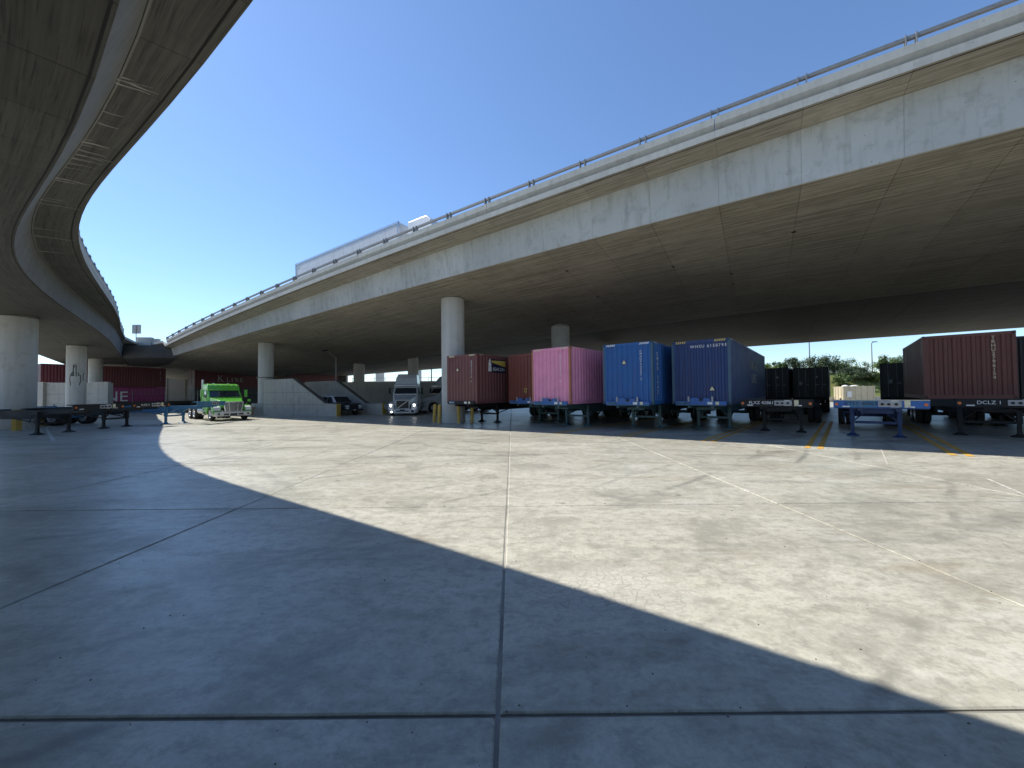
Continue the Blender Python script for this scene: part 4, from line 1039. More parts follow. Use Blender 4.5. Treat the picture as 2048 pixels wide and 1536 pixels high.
for ch, sc, adv in (('K', 1.0, 1.35), ('L', .68, .72), ('I', .68, .46), ('N', .68, .85), ('E', .68, .6)):
    strokes(KL[ch], t, 'grey_decal', y, 1.05, sc, 'company_letter'); y += adv
container(P1, th, 'paint_black', 'black train container under the dark red one behind the green truck', base=.30, group=TR, hatch=False, front='doors', detail=False)
t = container(P1 + TA * 15.8, th, 'paint_trainred', 'dim red train container further along the train behind the ramp walls', base=3.23, group=TR, hatch=False, front='doors', detail=False)
container(P1 + TA * 15.8, th, 'paint_black', 'dim black train container at the bottom of the last stack', base=.30, group=TR, hatch=False, front='doors', detail=False)

# ---------------------------------------------------------------- trucks
mat_paint('truck_green', (0.10, 0.46, 0.03), .25, (0.10, 0.09, 0.07), .10, coat=.8); mat_paint('truck_white', (0.62, 0.65, 0.68), .3, (0.25, 0.24, 0.22), .15, coat=.5)
mat_paint('trailer_white', (0.66, 0.67, 0.69), .45, (0.40, 0.40, 0.40), .15); mat_paint('pickup_dark', (0.03, 0.035, 0.045), .25, (0.1, 0.1, 0.09), .1, coat=.6)
mat_flat('lamp_lens', (0.70, 0.72, 0.75), .12); mat_flat('lamp_lit', (0.9, 0.9, 0.85), .2, 0, 6.0); mat_flat('bumper_light', (0.60, 0.59, 0.56), .35, .3)
mat_flat('grille_dark', (0.03, 0.03, 0.033), .4, .3); mat_flat('aluminium', (0.55, 0.55, 0.56), .3, .9)
def wprism(prof):
    """prof = [(y, z, half width)], closed outline in the side view"""
    mb = MB(); n_ = len(prof)
    mb.add([(-w_, y, z) for y, z, w_ in prof] + [(w_, y, z) for y, z, w_ in prof],
           [tuple(range(n_)), tuple(range(2 * n_ - 1, n_ - 1, -1))] + [(i, (i + 1) % n_, n_ + (i + 1) % n_, n_ + i) for i in range(n_)])
    return mb
def arch(y, z, r, y0, y1, top, n_=10):
    """fender side outline: outer shell and round wheel cut"""
    pts = [(y0, z)] + [(y0 + .03, z + .30), (y0 + .28, top - .05), (y - .05, top), (y + .35, top - .03), (y1 - .12, top - .2), (y1, z)]
    pts += [(y + r, z)] + [(y + r * math.cos(math.pi * k / n_), z + r * math.sin(math.pi * k / n_)) for k in range(1, n_)] + [(y - r, z)]
    return pts
MY = Matrix(((0, 1, 0, 0), (1, 0, 0, 0), (0, 0, 1, 0), (0, 0, 0, 1)))      # prism drawn in (y,z), swept along x
def panel_quad(pts, mat, name, parent, off=.012, th=.01):
    a, b, c, d = [Vector(p) for p in pts]; nr = (b - a).cross(d - a).normalized()
    o = [p + nr * off for p in (a, b, c, d)]; i_ = [p + nr * (off - th - .004) for p in (a, b, c, d)]
    return mesh_obj(name, [tuple(p) for p in o + i_], [(0, 1, 2, 3), (4, 7, 6, 5), (0, 4, 5, 1), (1, 5, 6, 2), (2, 6, 7, 3), (3, 7, 4, 0)], mat, parent)
def tractor(loc, theta, paint, label, style, base=0.0, pitch=0.0, group=None, name='semi_truck', lit=False):
    t = empty(name, (loc[0], loc[1], base), 0); t.rotation_euler = (pitch, 0, -R(theta)); tag(t, label, 'truck', group)
    conv = style == 'day'
    ws0, ws1 = (1.74, 2.30) if conv else (1.86, 2.46)
    top = 2.80 if conv else 2.62
    back = 3.75 if conv else 4.75
    # cab
    prof = [(1.86, .75, 1.12), (1.86, ws0, 1.10), (2.28, ws1, 1.03), (2.26, ws1 + .05, 1.05), (2.42, top - .10, 1.02), (2.75, top, .98), (back, top, .98), (back + .03, ws0, 1.12), (back + .03, .75, 1.12)]
    cab = wprism(prof).build('cab', paint, t, bevel=.03)
    panel_quad([(-.98, 1.885, ws0 + .03), (.98, 1.885, ws0 + .03), (.93, 2.265, ws1 - .04), (-.93, 2.265, ws1 - .04)], 'tinted_glass', 'windshield', cab)
    MB().bar((0, 1.86, ws0 + .03), (0, 2.26, ws1 - .03), .03).build('windshield_post', 'black_decal', cab)
    for s in (-1, 1):
        q = [(s * 1.105, 2.30, ws0 + .02), (s * 1.105, 2.95, ws0 + .02), (s * 1.045, 2.95, ws1 - .03), (s * 1.05, 2.50, ws1 - .03)]
        panel_quad(q if s > 0 else q[::-1], 'tinted_glass', 'side_window', cab, .016)
        d = MB().box(s * 1.128 - .008, s * 1.128 + .008, 2.16, 3.08, .85, ws0 - .02).build('door', paint, cab, bevel=.006)
        MB().box(s * 1.14 - .02, s * 1.14 + .02, 2.85, 3.0, 1.45, 1.50).build('door_handle', 'black_decal', d)
        m_ = MB().box(s * 1.42 - .10, s * 1.42 + .10, 2.05, 2.17, ws0 + .02, ws0 + .58).build('mirror', paint if conv else 'black_decal', t, bevel=.03)
        MB().bar((s * 1.1, 2.2, ws0 + .5), (s * 1.36, 2.12, ws0 + .5), .03).build('mirror_arm', 'black_decal', m_)
        MB().bar((s * 1.1, 2.2, ws0 - .02), (s * 1.36, 2.12, ws0 + .08), .03).build('mirror_arm', 'black_decal', m_)
    # hood
    ht = 1.40 if conv else 1.36
    hood = wprism([(.30, .95, .70), (.24, ht - .05, .64 if conv else .60), (.34, ht + .03, .66 if conv else .62), (.9, ht + .16, .80), (1.88, ws0 - .02, 1.04), (1.88, .95, 1.08)]).build('hood', paint, t, bevel=.035)
    for s in (-1, 1):
        x0, x1 = sorted((s * .70, s * 1.22))
        f = MB().prism(arch(1.18, .52, .60, .20, 2.05, 1.20), (x0, x1), MY).build('fender', paint, t, bevel=.025)
        hl = MB().prism([(.13, .78), (.16, 1.02), (.42, 1.10), (.42, .78)], tuple(sorted((s * .78, s * 1.17))), MY).build('headlight', 'lamp_lens', t, bevel=.02)
        if lit: 
            MB().tube((s * .98, .10, .93), (s * .98, .15, .93), .07, 14).build('bulb', 'lamp_lit', hl)
            MB().tube((s * .98, .10, .82), (s * .98, .15, .82), .045, 14).build('bulb', 'lamp_lit', hl)
        if conv:
            MB().box(s * 1.30 - .1, s * 1.30 + .1, .95, 1.05, 1.42, 1.58).build('hood_mirror', paint, t, bevel=.02)
            MB().bar((s * 1.05, 1.0, 1.2), (s * 1.28, 1.0, 1.45), .025).build('mirror_arm', 'black_decal', t)
    # grille
    if conv:
        g = wprism([(.16, .62, .48), (.10, .66, .50), (.13, 1.36, .60), (.25, 1.42, .60), (.34, 1.0, .55)]).build('grille', 'grille_dark', t)
        for k in range(10):
            z = .70 + k * .068; w_ = .50 + .10 * (k / 10); MB().box(-w_, w_, .085, .125, z, z + .018).build('grille_bar', 'chrome', g)
        for s in (-1, 1):
            MB().bar((s * .50, .10, .64), (s * .62, .10, 1.38), .07).build('grille_frame', 'chrome', g); MB().bar((s * .24, .08, .66), (s * .30, .08, 1.36), .035).build('grille_post', 'chrome', g)
        MB().bar((-.63, .11, 1.40), (.63, .11, 1.40), .07).build('grille_frame', 'chrome', g); MB().bar((-.5, .11, .63), (.5, .11, .63), .05).build('grille_frame', 'chrome', g)
        MB().box(-.12, .12, .05, .09, 1.38, 1.45).build('emblem', 'chrome', g)
        for k in range(6): MB().box(-.85 + k * .34 - .03, -.85 + k * .34 + .03, 2.24, 2.36, top - .13, top - .06).build('marker_lamp', 'cream_decal', t)
        MB().box(-1.0, 1.0, 2.20, 2.40, ws1 + .02, ws1 + .06).build('sun_visor', paint, t)
    else:
        g = MB().box(-.52, .52, .14, .30, .62, 1.30).build('grille', 'grille_dark', t)
        for s in (-1, 1): MB().box(s * .55 - .03, s * .55 + .03, .12, .28, .60, 1.33).build('grille_frame', paint, g)
        MB().box(-.58, .58, .12, .28, 1.30, 1.36).build('grille_frame', paint, g); MB().box(-.58, .58, .12, .28, .56, .62).build('grille_frame', paint, g)
        MB().bar((-.42, .13, .66), (.42, .13, 1.27), .035, .04).build('diagonal_bar', 'aluminium', g)
        wprism([(2.30, top - .02, 1.0), (2.10, top + .0, 1.02), (2.06, top + .10, 1.02), (2.35, top + .14, 1.0), (2.6, 3.35, .92), (2.95, 3.68, .86), (3.4, 3.74, .84), (back, 3.74, .84), (back, top - .02, .98)]).build('roof_fairing', paint, t, bevel=.05)
        MB().box(-1.06, 1.06, 2.02, 2.18, top - .06, top + .04).build('sun_visor', paint, t, bevel=.02)
    # bumper
    bz0, bz1 = (.33, .70) if conv else (.20, .56)
    b = wprism([(.06, bz0, 1.05), (.0, bz0 + .06, 1.10), (.0, bz1 - .04, 1.12), (.06, bz1, 1.12), (.30, bz1, 1.2), (.55, bz1 - .02, 1.24), (.55, bz0 + .06, 1.22)]).build('bumper', 'bumper_light' if conv else paint, t, bevel=.02)
    for s in (-1, 1):
        if conv: MB().tube((s * .92, -.012, .52), (s * .92, .01, .52), .075, 14).build('fog_lamp', 'grille_dark', b); MB().box(s * .46 - .16, s * .46 + .16, -.008, .01, .44, .56).build('air_slot', 'grille_dark', b)
        else: MB().box(s * .86 - .11, s * .86 + .11, -.008, .01, .30, .48).build('lamp_recess', 'grille_dark', b)
    if lit: MB().tube((-.88, -.03, .36), (-.88, -.005, .36), .065, 14).build('fog_lamp', 'lamp_lit', b)
    MB().box(-.22, .22, -.010, .01, .40, .56).build('number_plate', 'grille_dark' if conv else 'grille_dark', b)
    if not conv: MB().box(-.55, .55, -.008, .01, .36, .46).build('air_slot', 'grille_dark', b)
    # frame, tanks, wheels
    L_ = 7.3 if conv else 8.2; ra = (5.2, 6.45) if conv else (6.0, 7.3)
    for x in (-.42, .42): MB().box(x - .05, x + .05, .8, L_, .78, 1.03).build('frame_rail', 'dark_steel', t)
    MB().box(-.45, .45, L_ - 2.2, L_ - .9, 1.06, 1.17).build('fifth_wheel', 'dark_steel', t, bevel=.02)
    for s in (-1, 1):
        MB().tube((s * .92, 2.95, .72), (s * .92, 4.35, .72), .29, 18).build('fuel_tank', 'aluminium', t, smooth=40)
        for z in (.42, .68): MB().box(s * 1.18 - .06, s * 1.18 + .06, 2.2, 2.9, z, z + .05).build('step', 'aluminium', t)
        wheel(t, s * 1.03, 1.18, .51, s)
        for y in ra: wheel(t, s * 1.08, y, .51, s); wheel(t, s * .77, y, .51, -s)
        MB().prism(arch(ra[1], .9, .62, ra[0] - .75, ra[1] + .75, 1.16), tuple(sorted((s * .68, s * 1.22))), MY) if False else None
    for y in ra: MB().tube((-.95, y, .51), (.95, y, .51), .08, 10).build('axle', 'dark_steel', t)
    MB().tube((-1.0, 1.18, .51), (1.0, 1.18, .51), .06, 10).build('axle', 'dark_steel', t)
    if conv:
        MB().tube((-.95, back + .18, .9), (-.95, back + .18, 3.15), .075, 14).build('exhaust_stack', 'aluminium', t, smooth=40)
        for x in (-.45, .5): MB().tube((x, 3.0, top - .02), (x, 3.35, top + .05), .06, 10, .03).build('roof_horn', 'chrome', t)
    return t
tractor((-20.75, 28.7), -52, 'truck_green', 'bright green day-cab semi truck parked in the sun with a chrome grille', 'day')
tractor((-9.4, 32.9), -7, 'truck_white', 'white sleeper semi truck with lit headlights and a tall roof fairing', 'sleeper', lit=True)
tractor((-9.4, 38.2), 52, 'truck_white', 'second white sleeper truck seen from the side behind the pale column', 'sleeper')

# --- truck and trailer up on the flyover
def upper_truck():
    i = int(np.argmin(np.abs(rpath[:, 0] + 8.2))); u = -3.3
    T_ = RT[i]; th = math.degrees(math.atan2(T_[0], T_[1])); gr = math.atan2(rpath[i + 1][2] - rpath[i][2], np.linalg.norm((rpath[i + 1] - rpath[i])[:2]))
    dk = rprof(i)[1][1] + .25 + u * .02
    p = rpath[i] + RO[i] * u + np.array([0, 0, dk])
    t = empty('box_trailer', tuple(p)); t.rotation_euler = (gr, 0, -R(th)); tag(t, 'white box trailer with ribbed side panels driving on the flyover', 'trailer')
    ln = 12.9
    MB().box(-1.27, 1.27, .02, ln, 1.15, 3.98).build('box', 'trailer_white', t)
    k = 0; y = .12
    while y + 1.1 < ln:
        MB().box(-1.29, -1.271, y, y + 1.19, 1.32, 3.78).build('side_panel', 'trailer_white', t); y += 1.215
    for a, b in (((-1.28, 0, 3.9), (-1.28, ln, 3.9)), ((1.28, 0, 3.9), (1.28, ln, 3.9)), ((-1.28, 0, 1.2), (-1.28, ln, 1.2)), ((1.28, 0, 1.2), (1.28, ln, 1.2))): MB().bar(a, b, .06, .16).build('edge_rail', 'aluminium', t)
    for x in (-1.25, 1.25):
        for y in (.0, ln): MB().bar((x, y, 1.15), (x, y, 4.0), .10).build('corner_post', 'aluminium', t)
    MB().box(-1.2, 1.2, -.02, .0, 1.3, 3.85).build('nose_panel', 'trailer_white', t)
    for x in (-.45, .45): MB().box(x - .06, x + .06, .6, ln - .2, .98, 1.14).build('frame_rail', 'dark_steel', t)
    for y in (ln - 2.4, ln - 1.1):
        for s in (-1, 1): wheel(t, s * 1.07, y, .51, s); wheel(t, s * .76, y, .51, -s)
    for s in (-.7, .7): MB().box(s - .06, s + .06, 3.2, 3.35, .35, 1.1).build('landing_leg', 'dark_steel', t)
    q = p - T_ * 5.3 - np.array([0, 0, math.tan(gr) * 5.3])
    tractor((q[0], q[1]), th, 'truck_white', 'white sleeper truck with a rounded roof fairing pulling a trailer on the flyover', 'sleeper', base=q[2], pitch=gr).scale = (1.04, 1.0, 1.05)
upper_truck()

# --- dark pickup between the ramp walls
def pickup(loc, th):
    t = empty('pickup_truck', (loc[0], loc[1], 0), -R(th)); tag(t, 'dark pickup with a pale cab frame between the two ramp walls', 'car')
    body = wprism([(.05, .45, .88), (.0, .62, .92), (.03, .92, .92), (.25, 1.05, .93), (1.35, 1.16, .95), (5.4, 1.12, .96), (5.5, .5, .95), (4.7, .42, .93), (.6, .40, .92)]).build('body', 'pickup_dark', t, bevel=.03)
    cab = wprism([(1.25, 1.10, .90), (1.95, 1.72, .74), (2.2, 1.78, .72), (3.3, 1.78, .74), (3.5, 1.70, .76), (3.65, 1.10, .90)]).build('cab', 'truck_white', t, bevel=.03)
    panel_quad([(-.82, 1.33, 1.16), (.82, 1.33, 1.16), (.70, 1.92, 1.68), (-.70, 1.92, 1.68)], 'tinted_glass', 'windshield', cab)
    for s in (-1, 1):
        q = [(s * .893, 1.75, 1.15), (s * .893, 2.55, 1.15), (s * .775, 2.55, 1.65), (s * .775, 2.05, 1.65)]; panel_quad(q if s > 0 else q[::-1], 'tinted_glass', 'side_window', cab, .02)
        q = [(s * .893, 2.65, 1.15), (s * .893, 3.45, 1.15), (s * .775, 3.35, 1.65), (s * .775, 2.65, 1.65)]; panel_quad(q if s > 0 else q[::-1], 'tinted_glass', 'side_window', cab, .02)
        MB().box(s * .66 - .17, s * .66 + .17, -.02, .06, .74, .92).build('headlight', 'lamp_lens', t, bevel=.01)
        MB().box(s * .66 - .15, s * .66 + .15, -.02, .05, .60, .70).build('turn_lamp', 'lamp_lens', t)
        MB().box(s * 1.05 - .10, s * 1.05 + .06, 1.75, 1.85, 1.12, 1.30).build('mirror', 'pickup_dark', t, bevel=.02)
        for y in (.95, 4.4): wheel(t, s * .84, y, .38, s, .75)
    MB().box(-.46, .46, -.015, .06, .62, .90).build('grille', 'grille_dark', t)
    MB().box(-.92, .92, -.10, .05, .40, .57).build('bumper', 'dark_steel', t, bevel=.02)
    MB().box(-.15, .15, -.11, -.095, .44, .54).build('number_plate', 'grey_decal', t)
pickup((-14.3, 34.75), -59.5)

# ---------------------------------------------------------------- hillside, shrubs, fence and poles beyond the viaducts
mt, t_, b_ = newmat('hill_grass')
P_ = N(t_, 'ShaderNodeNewGeometry').outputs['Position']
n1 = noise(t_, P_, .35, 6, .65); n2 = noise(t_, P_, 3.0, 4, .7)
c_ = mixc(t_, ramp(t_, n1, [(.35, (0, 0, 0)), (.65, (1, 1, 1))]), (0.10, 0.14, 0.028), (0.20, 0.19, 0.055))
c_ = mixc(t_, ramp(t_, n2, [(.45, (0, 0, 0)), (.75, (.8, .8, .8))]), c_, (0.055, 0.08, 0.018))
L(t_, c_, b_.inputs['Base Color']); b_.inputs['Roughness'].default_value = 1.0; bump(t_, b_, n2, .8, .15); MATS['hill_grass'] = mt
def leafmat(nm, c):
    m_, t_, b_ = newmat(nm); oi = N(t_, 'ShaderNodeNewGeometry'); n_ = noise(t_, oi.outputs['Position'], 1.3, 4, .6)
    L(t_, mixc(t_, ramp(t_, n_, [(.35, (0, 0, 0)), (.65, (1, 1, 1))]), tuple(.6 * x for x in c), tuple(1.3 * x for x in c)), b_.inputs['Base Color'])
    b_.inputs['Roughness'].default_value = .6; b_.inputs['Subsurface Weight'].default_value = 0.0
    b_.inputs['Transmission Weight'].default_value = 0.0; MATS[nm] = m_
leafmat('leaf_dark', (0.035, 0.062, 0.018)); leafmat('leaf_mid', (0.07, 0.12, 0.025)); leafmat('leaf_bright', (0.14, 0.19, 0.035)); mat_paint('bark', (0.10, 0.065, 0.04), .9)
HB, HT, HZ = 64.0, 76.0, 5.1
def hill():
    vs = []; fs = []; nx, ny = 60, 14
    for j in range(ny):
        for i in range(nx):
            x = 22 + i * 2.4; f = j / (ny - 1); y = HB - 3 + f * 24 - x * 0.02
            g = min(1, max(0, (f * 24 - 3) / (HT - HB))); z = HZ * (g * g * (3 - 2 * g)) + .12 * math.sin(x * .7) * g + .1 * math.sin(x * 1.9 + j) * g
            vs.append((x, y, z - .05))
    for j in range(ny - 1):
        for i in range(nx - 1): a = j * nx + i; fs.append((a, a + 1, a + nx + 1, a + nx))
    o = mesh_obj('hillside', vs, fs, 'hill_grass', None, smooth=80); tag(o, kind='structure')
    # rough grass tufts
    rg = random.Random(3); mb = MB()
    for k in range(5000):
        x = rg.uniform(38, 95); f = rg.uniform(.12, .75); y = HB - 3 + f * 24 - x * .02; g = min(1, max(0, (f * 24 - 3) / (HT - HB))); z = HZ * (g * g * (3 - 2 * g)) - .06
        h = rg.uniform(.12, .4); a = rg.uniform(0, 6.28); w_ = .05; dx, dy = math.cos(a) * w_, math.sin(a) * w_; lx, ly = rg.uniform(-.12, .12), rg.uniform(-.12, .12)
        mb.add([(x - dx, y - dy, z), (x + dx, y + dy, z), (x + lx, y + ly, z + h)], [(0, 1, 2)])
    tag(mesh_obj('hill_grass_tufts', mb.v, mb.f, 'leaf_bright', None, recalc=False), 'rough yellow-green grass covering the embankment', 'grass', kind='stuff')
hill()
def hz(x, y):
    f = (y - HB + 3 + x * .02) / 24; g = min(1, max(0, (f * 24 - 3) / (HT - HB))); return HZ * (g * g * (3 - 2 * g)) - .05
def shrub(px, top_y, Y, halfw, mat, label, leaves=2600, leaf=.26, trunk=.10, sparse=0.0, seed=0, name='shrub', cat='shrub', low=.06):
    rg = random.Random(seed + 11); x = (px - 1024) / F_PX * Y * 1.0; x = aty(px, 780, Y)[0]; z0 = hz(x, Y); H_ = aty(px, top_y, Y)[2] - z0
    t = empty(name, (x, Y, z0)); tag(t, label, cat, 'shrubs and small trees on the embankment')
    mb = MB(); tips = []
    nb = 9
    for k in range(nb):
        a = rg.uniform(0, 6.28); r_ = halfw * rg.uniform(.25, .85); e = Vector((r_ * math.cos(a), r_ * math.sin(a), H_ * rg.uniform(.5, .95))); m0 = Vector((e.x * .3, e.y * .3, H_ * .3))
        mb.tube((0, 0, -.1), tuple(m0), trunk * .6, 6, trunk * .35); mb.tube(tuple(m0), tuple(e), trunk * .35, 5, trunk * .1); tips.append(e); tips.append((m0 + e) / 2)
    mb.tube((0, 0, -.15), (0, 0, H_ * .35), trunk, 8, trunk * .7)
    mb.build('trunk', 'bark', t)
    clumps = []
    for k in range(26):
        a = rg.uniform(0, 6.28); q = math.sqrt(rg.random()); zz = rg.uniform(low, 1.0); lim = math.sin(math.pi * min(.95, max(.12, (zz - low * .5) * .85 + .12)))
        clumps.append((Vector((halfw * q * lim * math.cos(a), halfw * q * lim * math.sin(a), H_ * zz * .93)), halfw * rg.uniform(.14, .32)))
    clumps += [(e, halfw * .22) for e in tips]
    if sparse: clumps = clumps[: int(len(clumps) * (1 - sparse))]
    lf = MB()
    for k in range(leaves):
        c, s = clumps[rg.randrange(len(clumps))]
        d = Vector((rg.gauss(0, 1), rg.gauss(0, 1), rg.gauss(0, .8))); d = d.normalized() * s * (rg.random() ** .4)
        p = c + d; nrm = (d + Vector((rg.uniform(-.6, .6), rg.uniform(-.6, .6), rg.uniform(0, 1.0)))).normalized(); q = nrm.to_track_quat('Z', 'Y'); sz = leaf * rg.uniform(.6, 1.4); ro = rg.uniform(0, 3.14)
        ca, sa = math.cos(ro), math.sin(ro)
        pts = [(-.5, 0), (0, -.24), (.55, 0), (0, .24)]
        lf.add([tuple(p + q @ Vector(((ca * u - sa * v) * sz, (sa * u + ca * v) * sz, 0))) for u, v in pts], [(0, 1, 2, 3)])
    mesh_obj('crown', lf.v, lf.f, mat, t, recalc=False)
shrub(1532, 728, 77, 2.2, 'leaf_bright', 'pale green shrub showing over the end of the navy container', seed=1)
shrub(1558, 722, 77.5, 1.8, 'leaf_mid', 'fresh green pointed shrub left of the dark round bush', seed=2)
shrub(1588, 715, 76.5, 2.6, 'leaf_dark', 'dark dense bush above the black back-row container', 3600, seed=3)
shrub(1638, 714, 75.5, 4.0, 'leaf_dark', 'wide spiky dark bush around the foot of the tall pole', 6500, seed=4)
shrub(1697, 718, 76.5, 2.9, 'leaf_mid', 'sparse thin-crowned tree standing at the fence', 1500, .30, .09, .2, seed=5, name='small_tree', cat='tree', low=.35)
shrub(1712, 736, 70.5, 3.2, 'leaf_dark', 'large olive bush halfway up the slope behind the cream skip', 5500, seed=6)
shrub(1683, 748, 69.0, 2.0, 'leaf_mid', 'loose yellowish bush on the slope left of the olive bush', 2200, seed=7)
shrub(1782, 713, 74.5, 3.1, 'leaf_mid', 'round leafy tree rising behind the dark green container', 4800, .30, .14, seed=8, name='small_tree', cat='tree', low=.3)
shrub(1752, 745, 70.0, 1.9, 'leaf_bright', 'bright yellow-green shrub on the slope beside the dark green container', 2400, seed=9)
shrub(1668, 726, 77.5, 2.3, 'leaf_dark', 'low dark shrub between the spiky bush and the sparse tree', 2600, seed=10)
# fence along the crest
def crest_fence():
    t = empty('crest_fence', (60, 78, hz(60, 78))); tag(t, 'thin wire fence with slim posts along the top of the embankment', 'fence'); z0 = hz(60, 78)
    for k in range(16): MB().tube((-26 + 3.6 * k, 0, -.2), (-26 + 3.6 * k, 0, 2.5), .05, 6).build('post', 'dark_steel', t)
    for z in (.25, .8, 1.4, 2.0, 2.4): MB().bar((-27, 0, z), (29, 0, z), .018).build('wire', 'dark_steel', t)
    MB().bar((-27, -.4, .05), (29, -.4, .05), .12, .22).build('base_rail', 'dark_core', t)
crest_fence()
def pole(px, topy, Y, label, arm=None, base_z=None, r=.12):
    x = aty(px, 780, Y)[0]; z0 = hz(x, Y) if base_z is None else base_z; zt = aty(px, topy, Y)[2]; t = empty('light_pole', (x, Y, z0)); tag(t, label, 'lamp post')
    MB().tube((0, 0, -.2), (0, 0, zt - z0), r, 10, r * .6).build('pole', 'galvanised', t, smooth=40)
    if arm:
        MB().tube((0, 0, zt - z0 - .05), (arm, 0, zt - z0 + abs(arm) * .45), r * .5, 8).build('arm', 'galvanised', t); MB().box(arm - .1 if arm < 0 else arm - .3, arm + .6, -.15, .15, zt - z0 + abs(arm) * .45 - .06, zt - z0 + abs(arm) * .45 + .08).build('lamp_head', 'dark_steel', t)
pole(1621, 640, 77, 'tall pole rising out of the spiky bush')
pole(1746, 686, 79, 'slim lamp pole with a short bent arm behind the round leafy tree', arm=.5)
pole(863, 715, 62, 'thin dark pole behind the second white truck', base_z=0)
# overhead wires
def wires():
    t = empty('overhead_wire', (60, 82, 0)); tag(t, 'two thin overhead wires hanging across the sky above the shrubs', 'wire')
    for z in (15.2, 14.4):
        rr = []
        for k in range(25):
            x = -40 + k * 4; zz = z + 1.6 * ((k - 12) / 12) ** 2; rr.append([(x + .0, a, zz + b) for a, b in ((-.02, 0), (0, .02), (.02, 0))])
        MB().loft(rr).build('wire', 'black_decal', t)
wires()
# cream skip full of scrap
def skip():
    p = aty(1708, 790, 60.0); t = empty('waste_skip', (p[0], 60.0, 0), R(-14)); tag(t, 'cream ribbed waste skip heaped with rubbish at the foot of the embankment', 'skip'); m_ = mat_paint('skip_cream', (.60, .52, .36), .6, (.30, .16, .09), .4)
    MB().box(-2.1, 2.1, -1.2, 1.2, .15, 2.35).build('body', m_, t, bevel=.02)
    for k in range(6): MB().box(-2.0 + k * .78, -1.9 + k * .78, -1.28, -1.19, .2, 2.3).build('rib', m_, t)
    for k in range(3): MB().box(-2.18, -2.09, -.9 + k * .8, -.8 + k * .8, .2, 2.3).build('rib', m_, t)
    MB().bar((-2.15, -1.25, 2.38), (2.15, -1.25, 2.38), .1).build('rim', m_, t); MB().bar((-2.15, 1.25, 2.38), (2.15, 1.25, 2.38), .1).build('rim', m_, t)
    MB().box(-1.55, -.95, -1.295, -1.285, .75, 1.65).build('notice', 'white_decal', t)
    rg = random.Random(5)
    for k in range(9):
        c = Vector((rg.uniform(-1.6, 1.6), rg.uniform(-.8, .8), 2.3)); r_ = rg.uniform(.25, .5)
        rings = [[(c.x + r_ * q * math.cos(2 * math.pi * i / 8) * rg.uniform(.8, 1.2), c.y + r_ * q * math.sin(2 * math.pi * i / 8) * rg.uniform(.8, 1.2), c.z + h * r_) for i in range(8)] for q, h in ((1, 0), (.8, .4), (.3, .65))]
        MB().loft(rings).build('rubbish_bag', 'grey_decal' if k % 2 else 'white_decal', t, smooth=60)
skip()
# low concrete kerb wall at the foot of the slope
tag(MB().box(25, 150, 61.6, 61.9, -.05, .75).build('kerb_wall', 'wall_concrete'), 'low grey wall along the foot of the embankment', 'wall')

# ---------------------------------------------------------------- background on the left and middle
def razor_fence():
    A = np.array([-58.5, 42.8]); B = np.array([-30.0, 48.0]); d = (B - A) / np.linalg.norm(B - A); ln = np.linalg.norm(B - A)
    t = empty('razor_wire_fence', (A[0], A[1], 0), math.atan2(d[1], d[0])); tag(t, 'wire fence with coiled razor wire along its top in front of the train', 'fence')
    k = 0; x = 0.4
    while x < ln: MB().tube((x, 0, 0), (x, 0, 2.55), .04, 6).build('post', 'galvanised', t); x += 3.4
    for z in (.5, 1.0, 1.5, 2.0): MB().bar((0, 0, z), (ln, 0, z), .014).build('wire', 'dark_steel', t)
    rr = []; nn = int(ln / .42 * 10)
    for i in range(nn):
        a = 2 * math.pi * i / 10; c = Vector((ln * i / nn, .30 * math.cos(a), 2.42 + .30 * math.sin(a))); rr.append([tuple(c + Vector(v)) for v in ((0, .014, 0), (0, -.007, .012), (0, -.007, -.012))])
    MB().loft(rr).build('wire_coil', 'galvanised', t)
razor_fence()
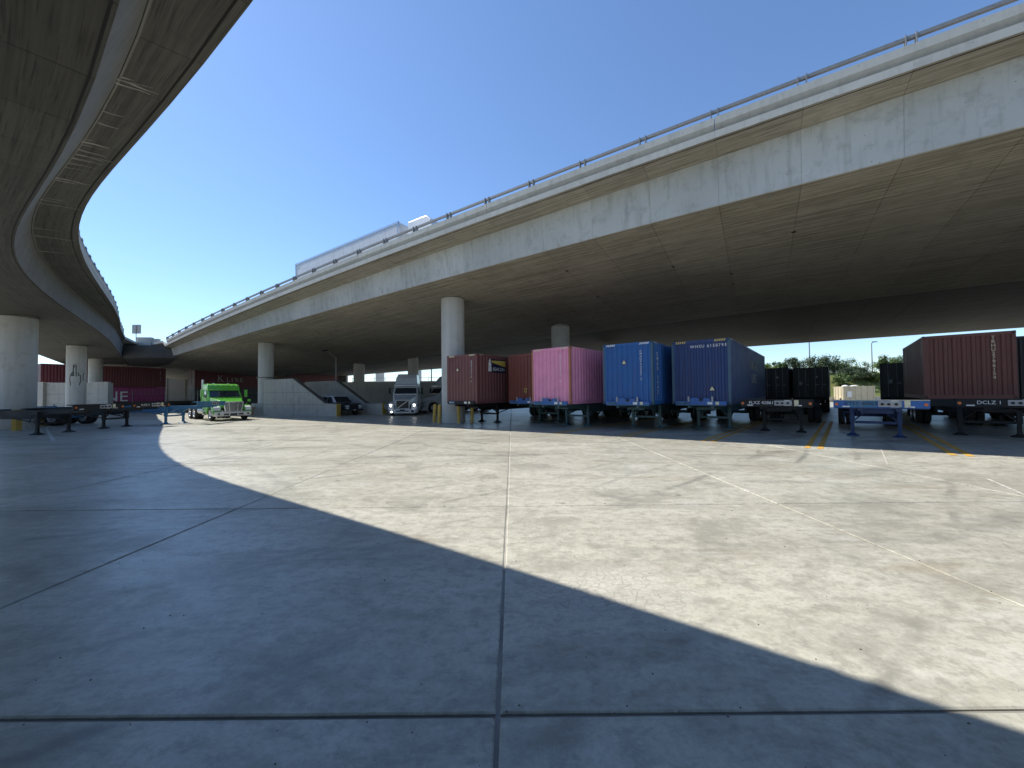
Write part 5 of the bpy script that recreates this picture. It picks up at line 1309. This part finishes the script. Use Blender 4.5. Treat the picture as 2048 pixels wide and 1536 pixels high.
def abutment():
    a = aty(214, 780, 84); b = aty(692, 780, 84); t = empty('abutment_wall', (a[0], 84, 0)); tag(t, 'tall dark abutment wall closing the space behind the train', 'wall')
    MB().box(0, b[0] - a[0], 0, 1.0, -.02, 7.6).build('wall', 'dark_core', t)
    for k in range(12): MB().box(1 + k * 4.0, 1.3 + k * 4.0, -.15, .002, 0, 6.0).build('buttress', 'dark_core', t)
abutment()
def far_road():
    t = empty('distant_overpass', (-14, 110, 0)); tag(t, 'distant pale overpass with a thin railing seen between the columns', 'overpass')
    MB().box(-30, 40, -4, 4, 3.7, 4.9).build('deck', 'barrier_concrete', t); MB().box(-30, 40, -4.2, -3.9, 4.9, 5.5).build('parapet', 'barrier_concrete', t)
    for k in range(24): MB().box(-30 + 3 * k, -29.9 + 3 * k, -4.1, -4.0, 5.5, 6.4).build('rail_post', 'galvanised', t)
    MB().bar((-30, -4.05, 6.4), (40, -4.05, 6.4), .1).build('rail', 'galvanised', t)
    for x in (-24, -6, 12, 30): MB().box(x - .8, x + .8, -1, 1, 0, 3.7).build('pier', 'barrier_concrete', t)
    for px, lb in ((760, 'distant pale square pier left of the white truck'), (835, 'distant pale square pier right of the white truck')):
        p = aty(px, 780, 125); q = empty('distant_pier', (p[0], 125, 0)); tag(q, lb, 'column'); MB().box(-1.1, 1.1, -1, 1, -.02, 22).build('shaft', 'barrier_concrete', q); MB().box(-4, 4, -1.5, 1.5, 22, 24).build('cap', 'barrier_concrete', q)
far_road()
def gantry():
    Y = 88; zc = aty(100, 694, Y)[2]; x = aty(100, 694, Y)[0]; t = empty('sign_gantry', (x, Y, 0)); tag(t, 'distant highway sign gantry with a green panel beyond the thick column', 'sign')
    MB().box(-16, 10, -.3, .3, zc - .5, zc + .1).build('beam', 'galvanised', t); MB().box(-9.0, -1.6, -.5, -.35, zc + .2, zc + 3.0).build('sign_panel', mat_flat('sign_green', (.02, .16, .09), .5), t)
    MB().box(-.9, 4.2, -.6, -.4, zc - 1.35, zc - .65).build('walkway', 'galvanised', t)
    for xx in (-15.5, 9.5): MB().tube((xx, 0, 0), (xx, 0, zc), .3, 12).build('post', 'galvanised', t)
gantry()
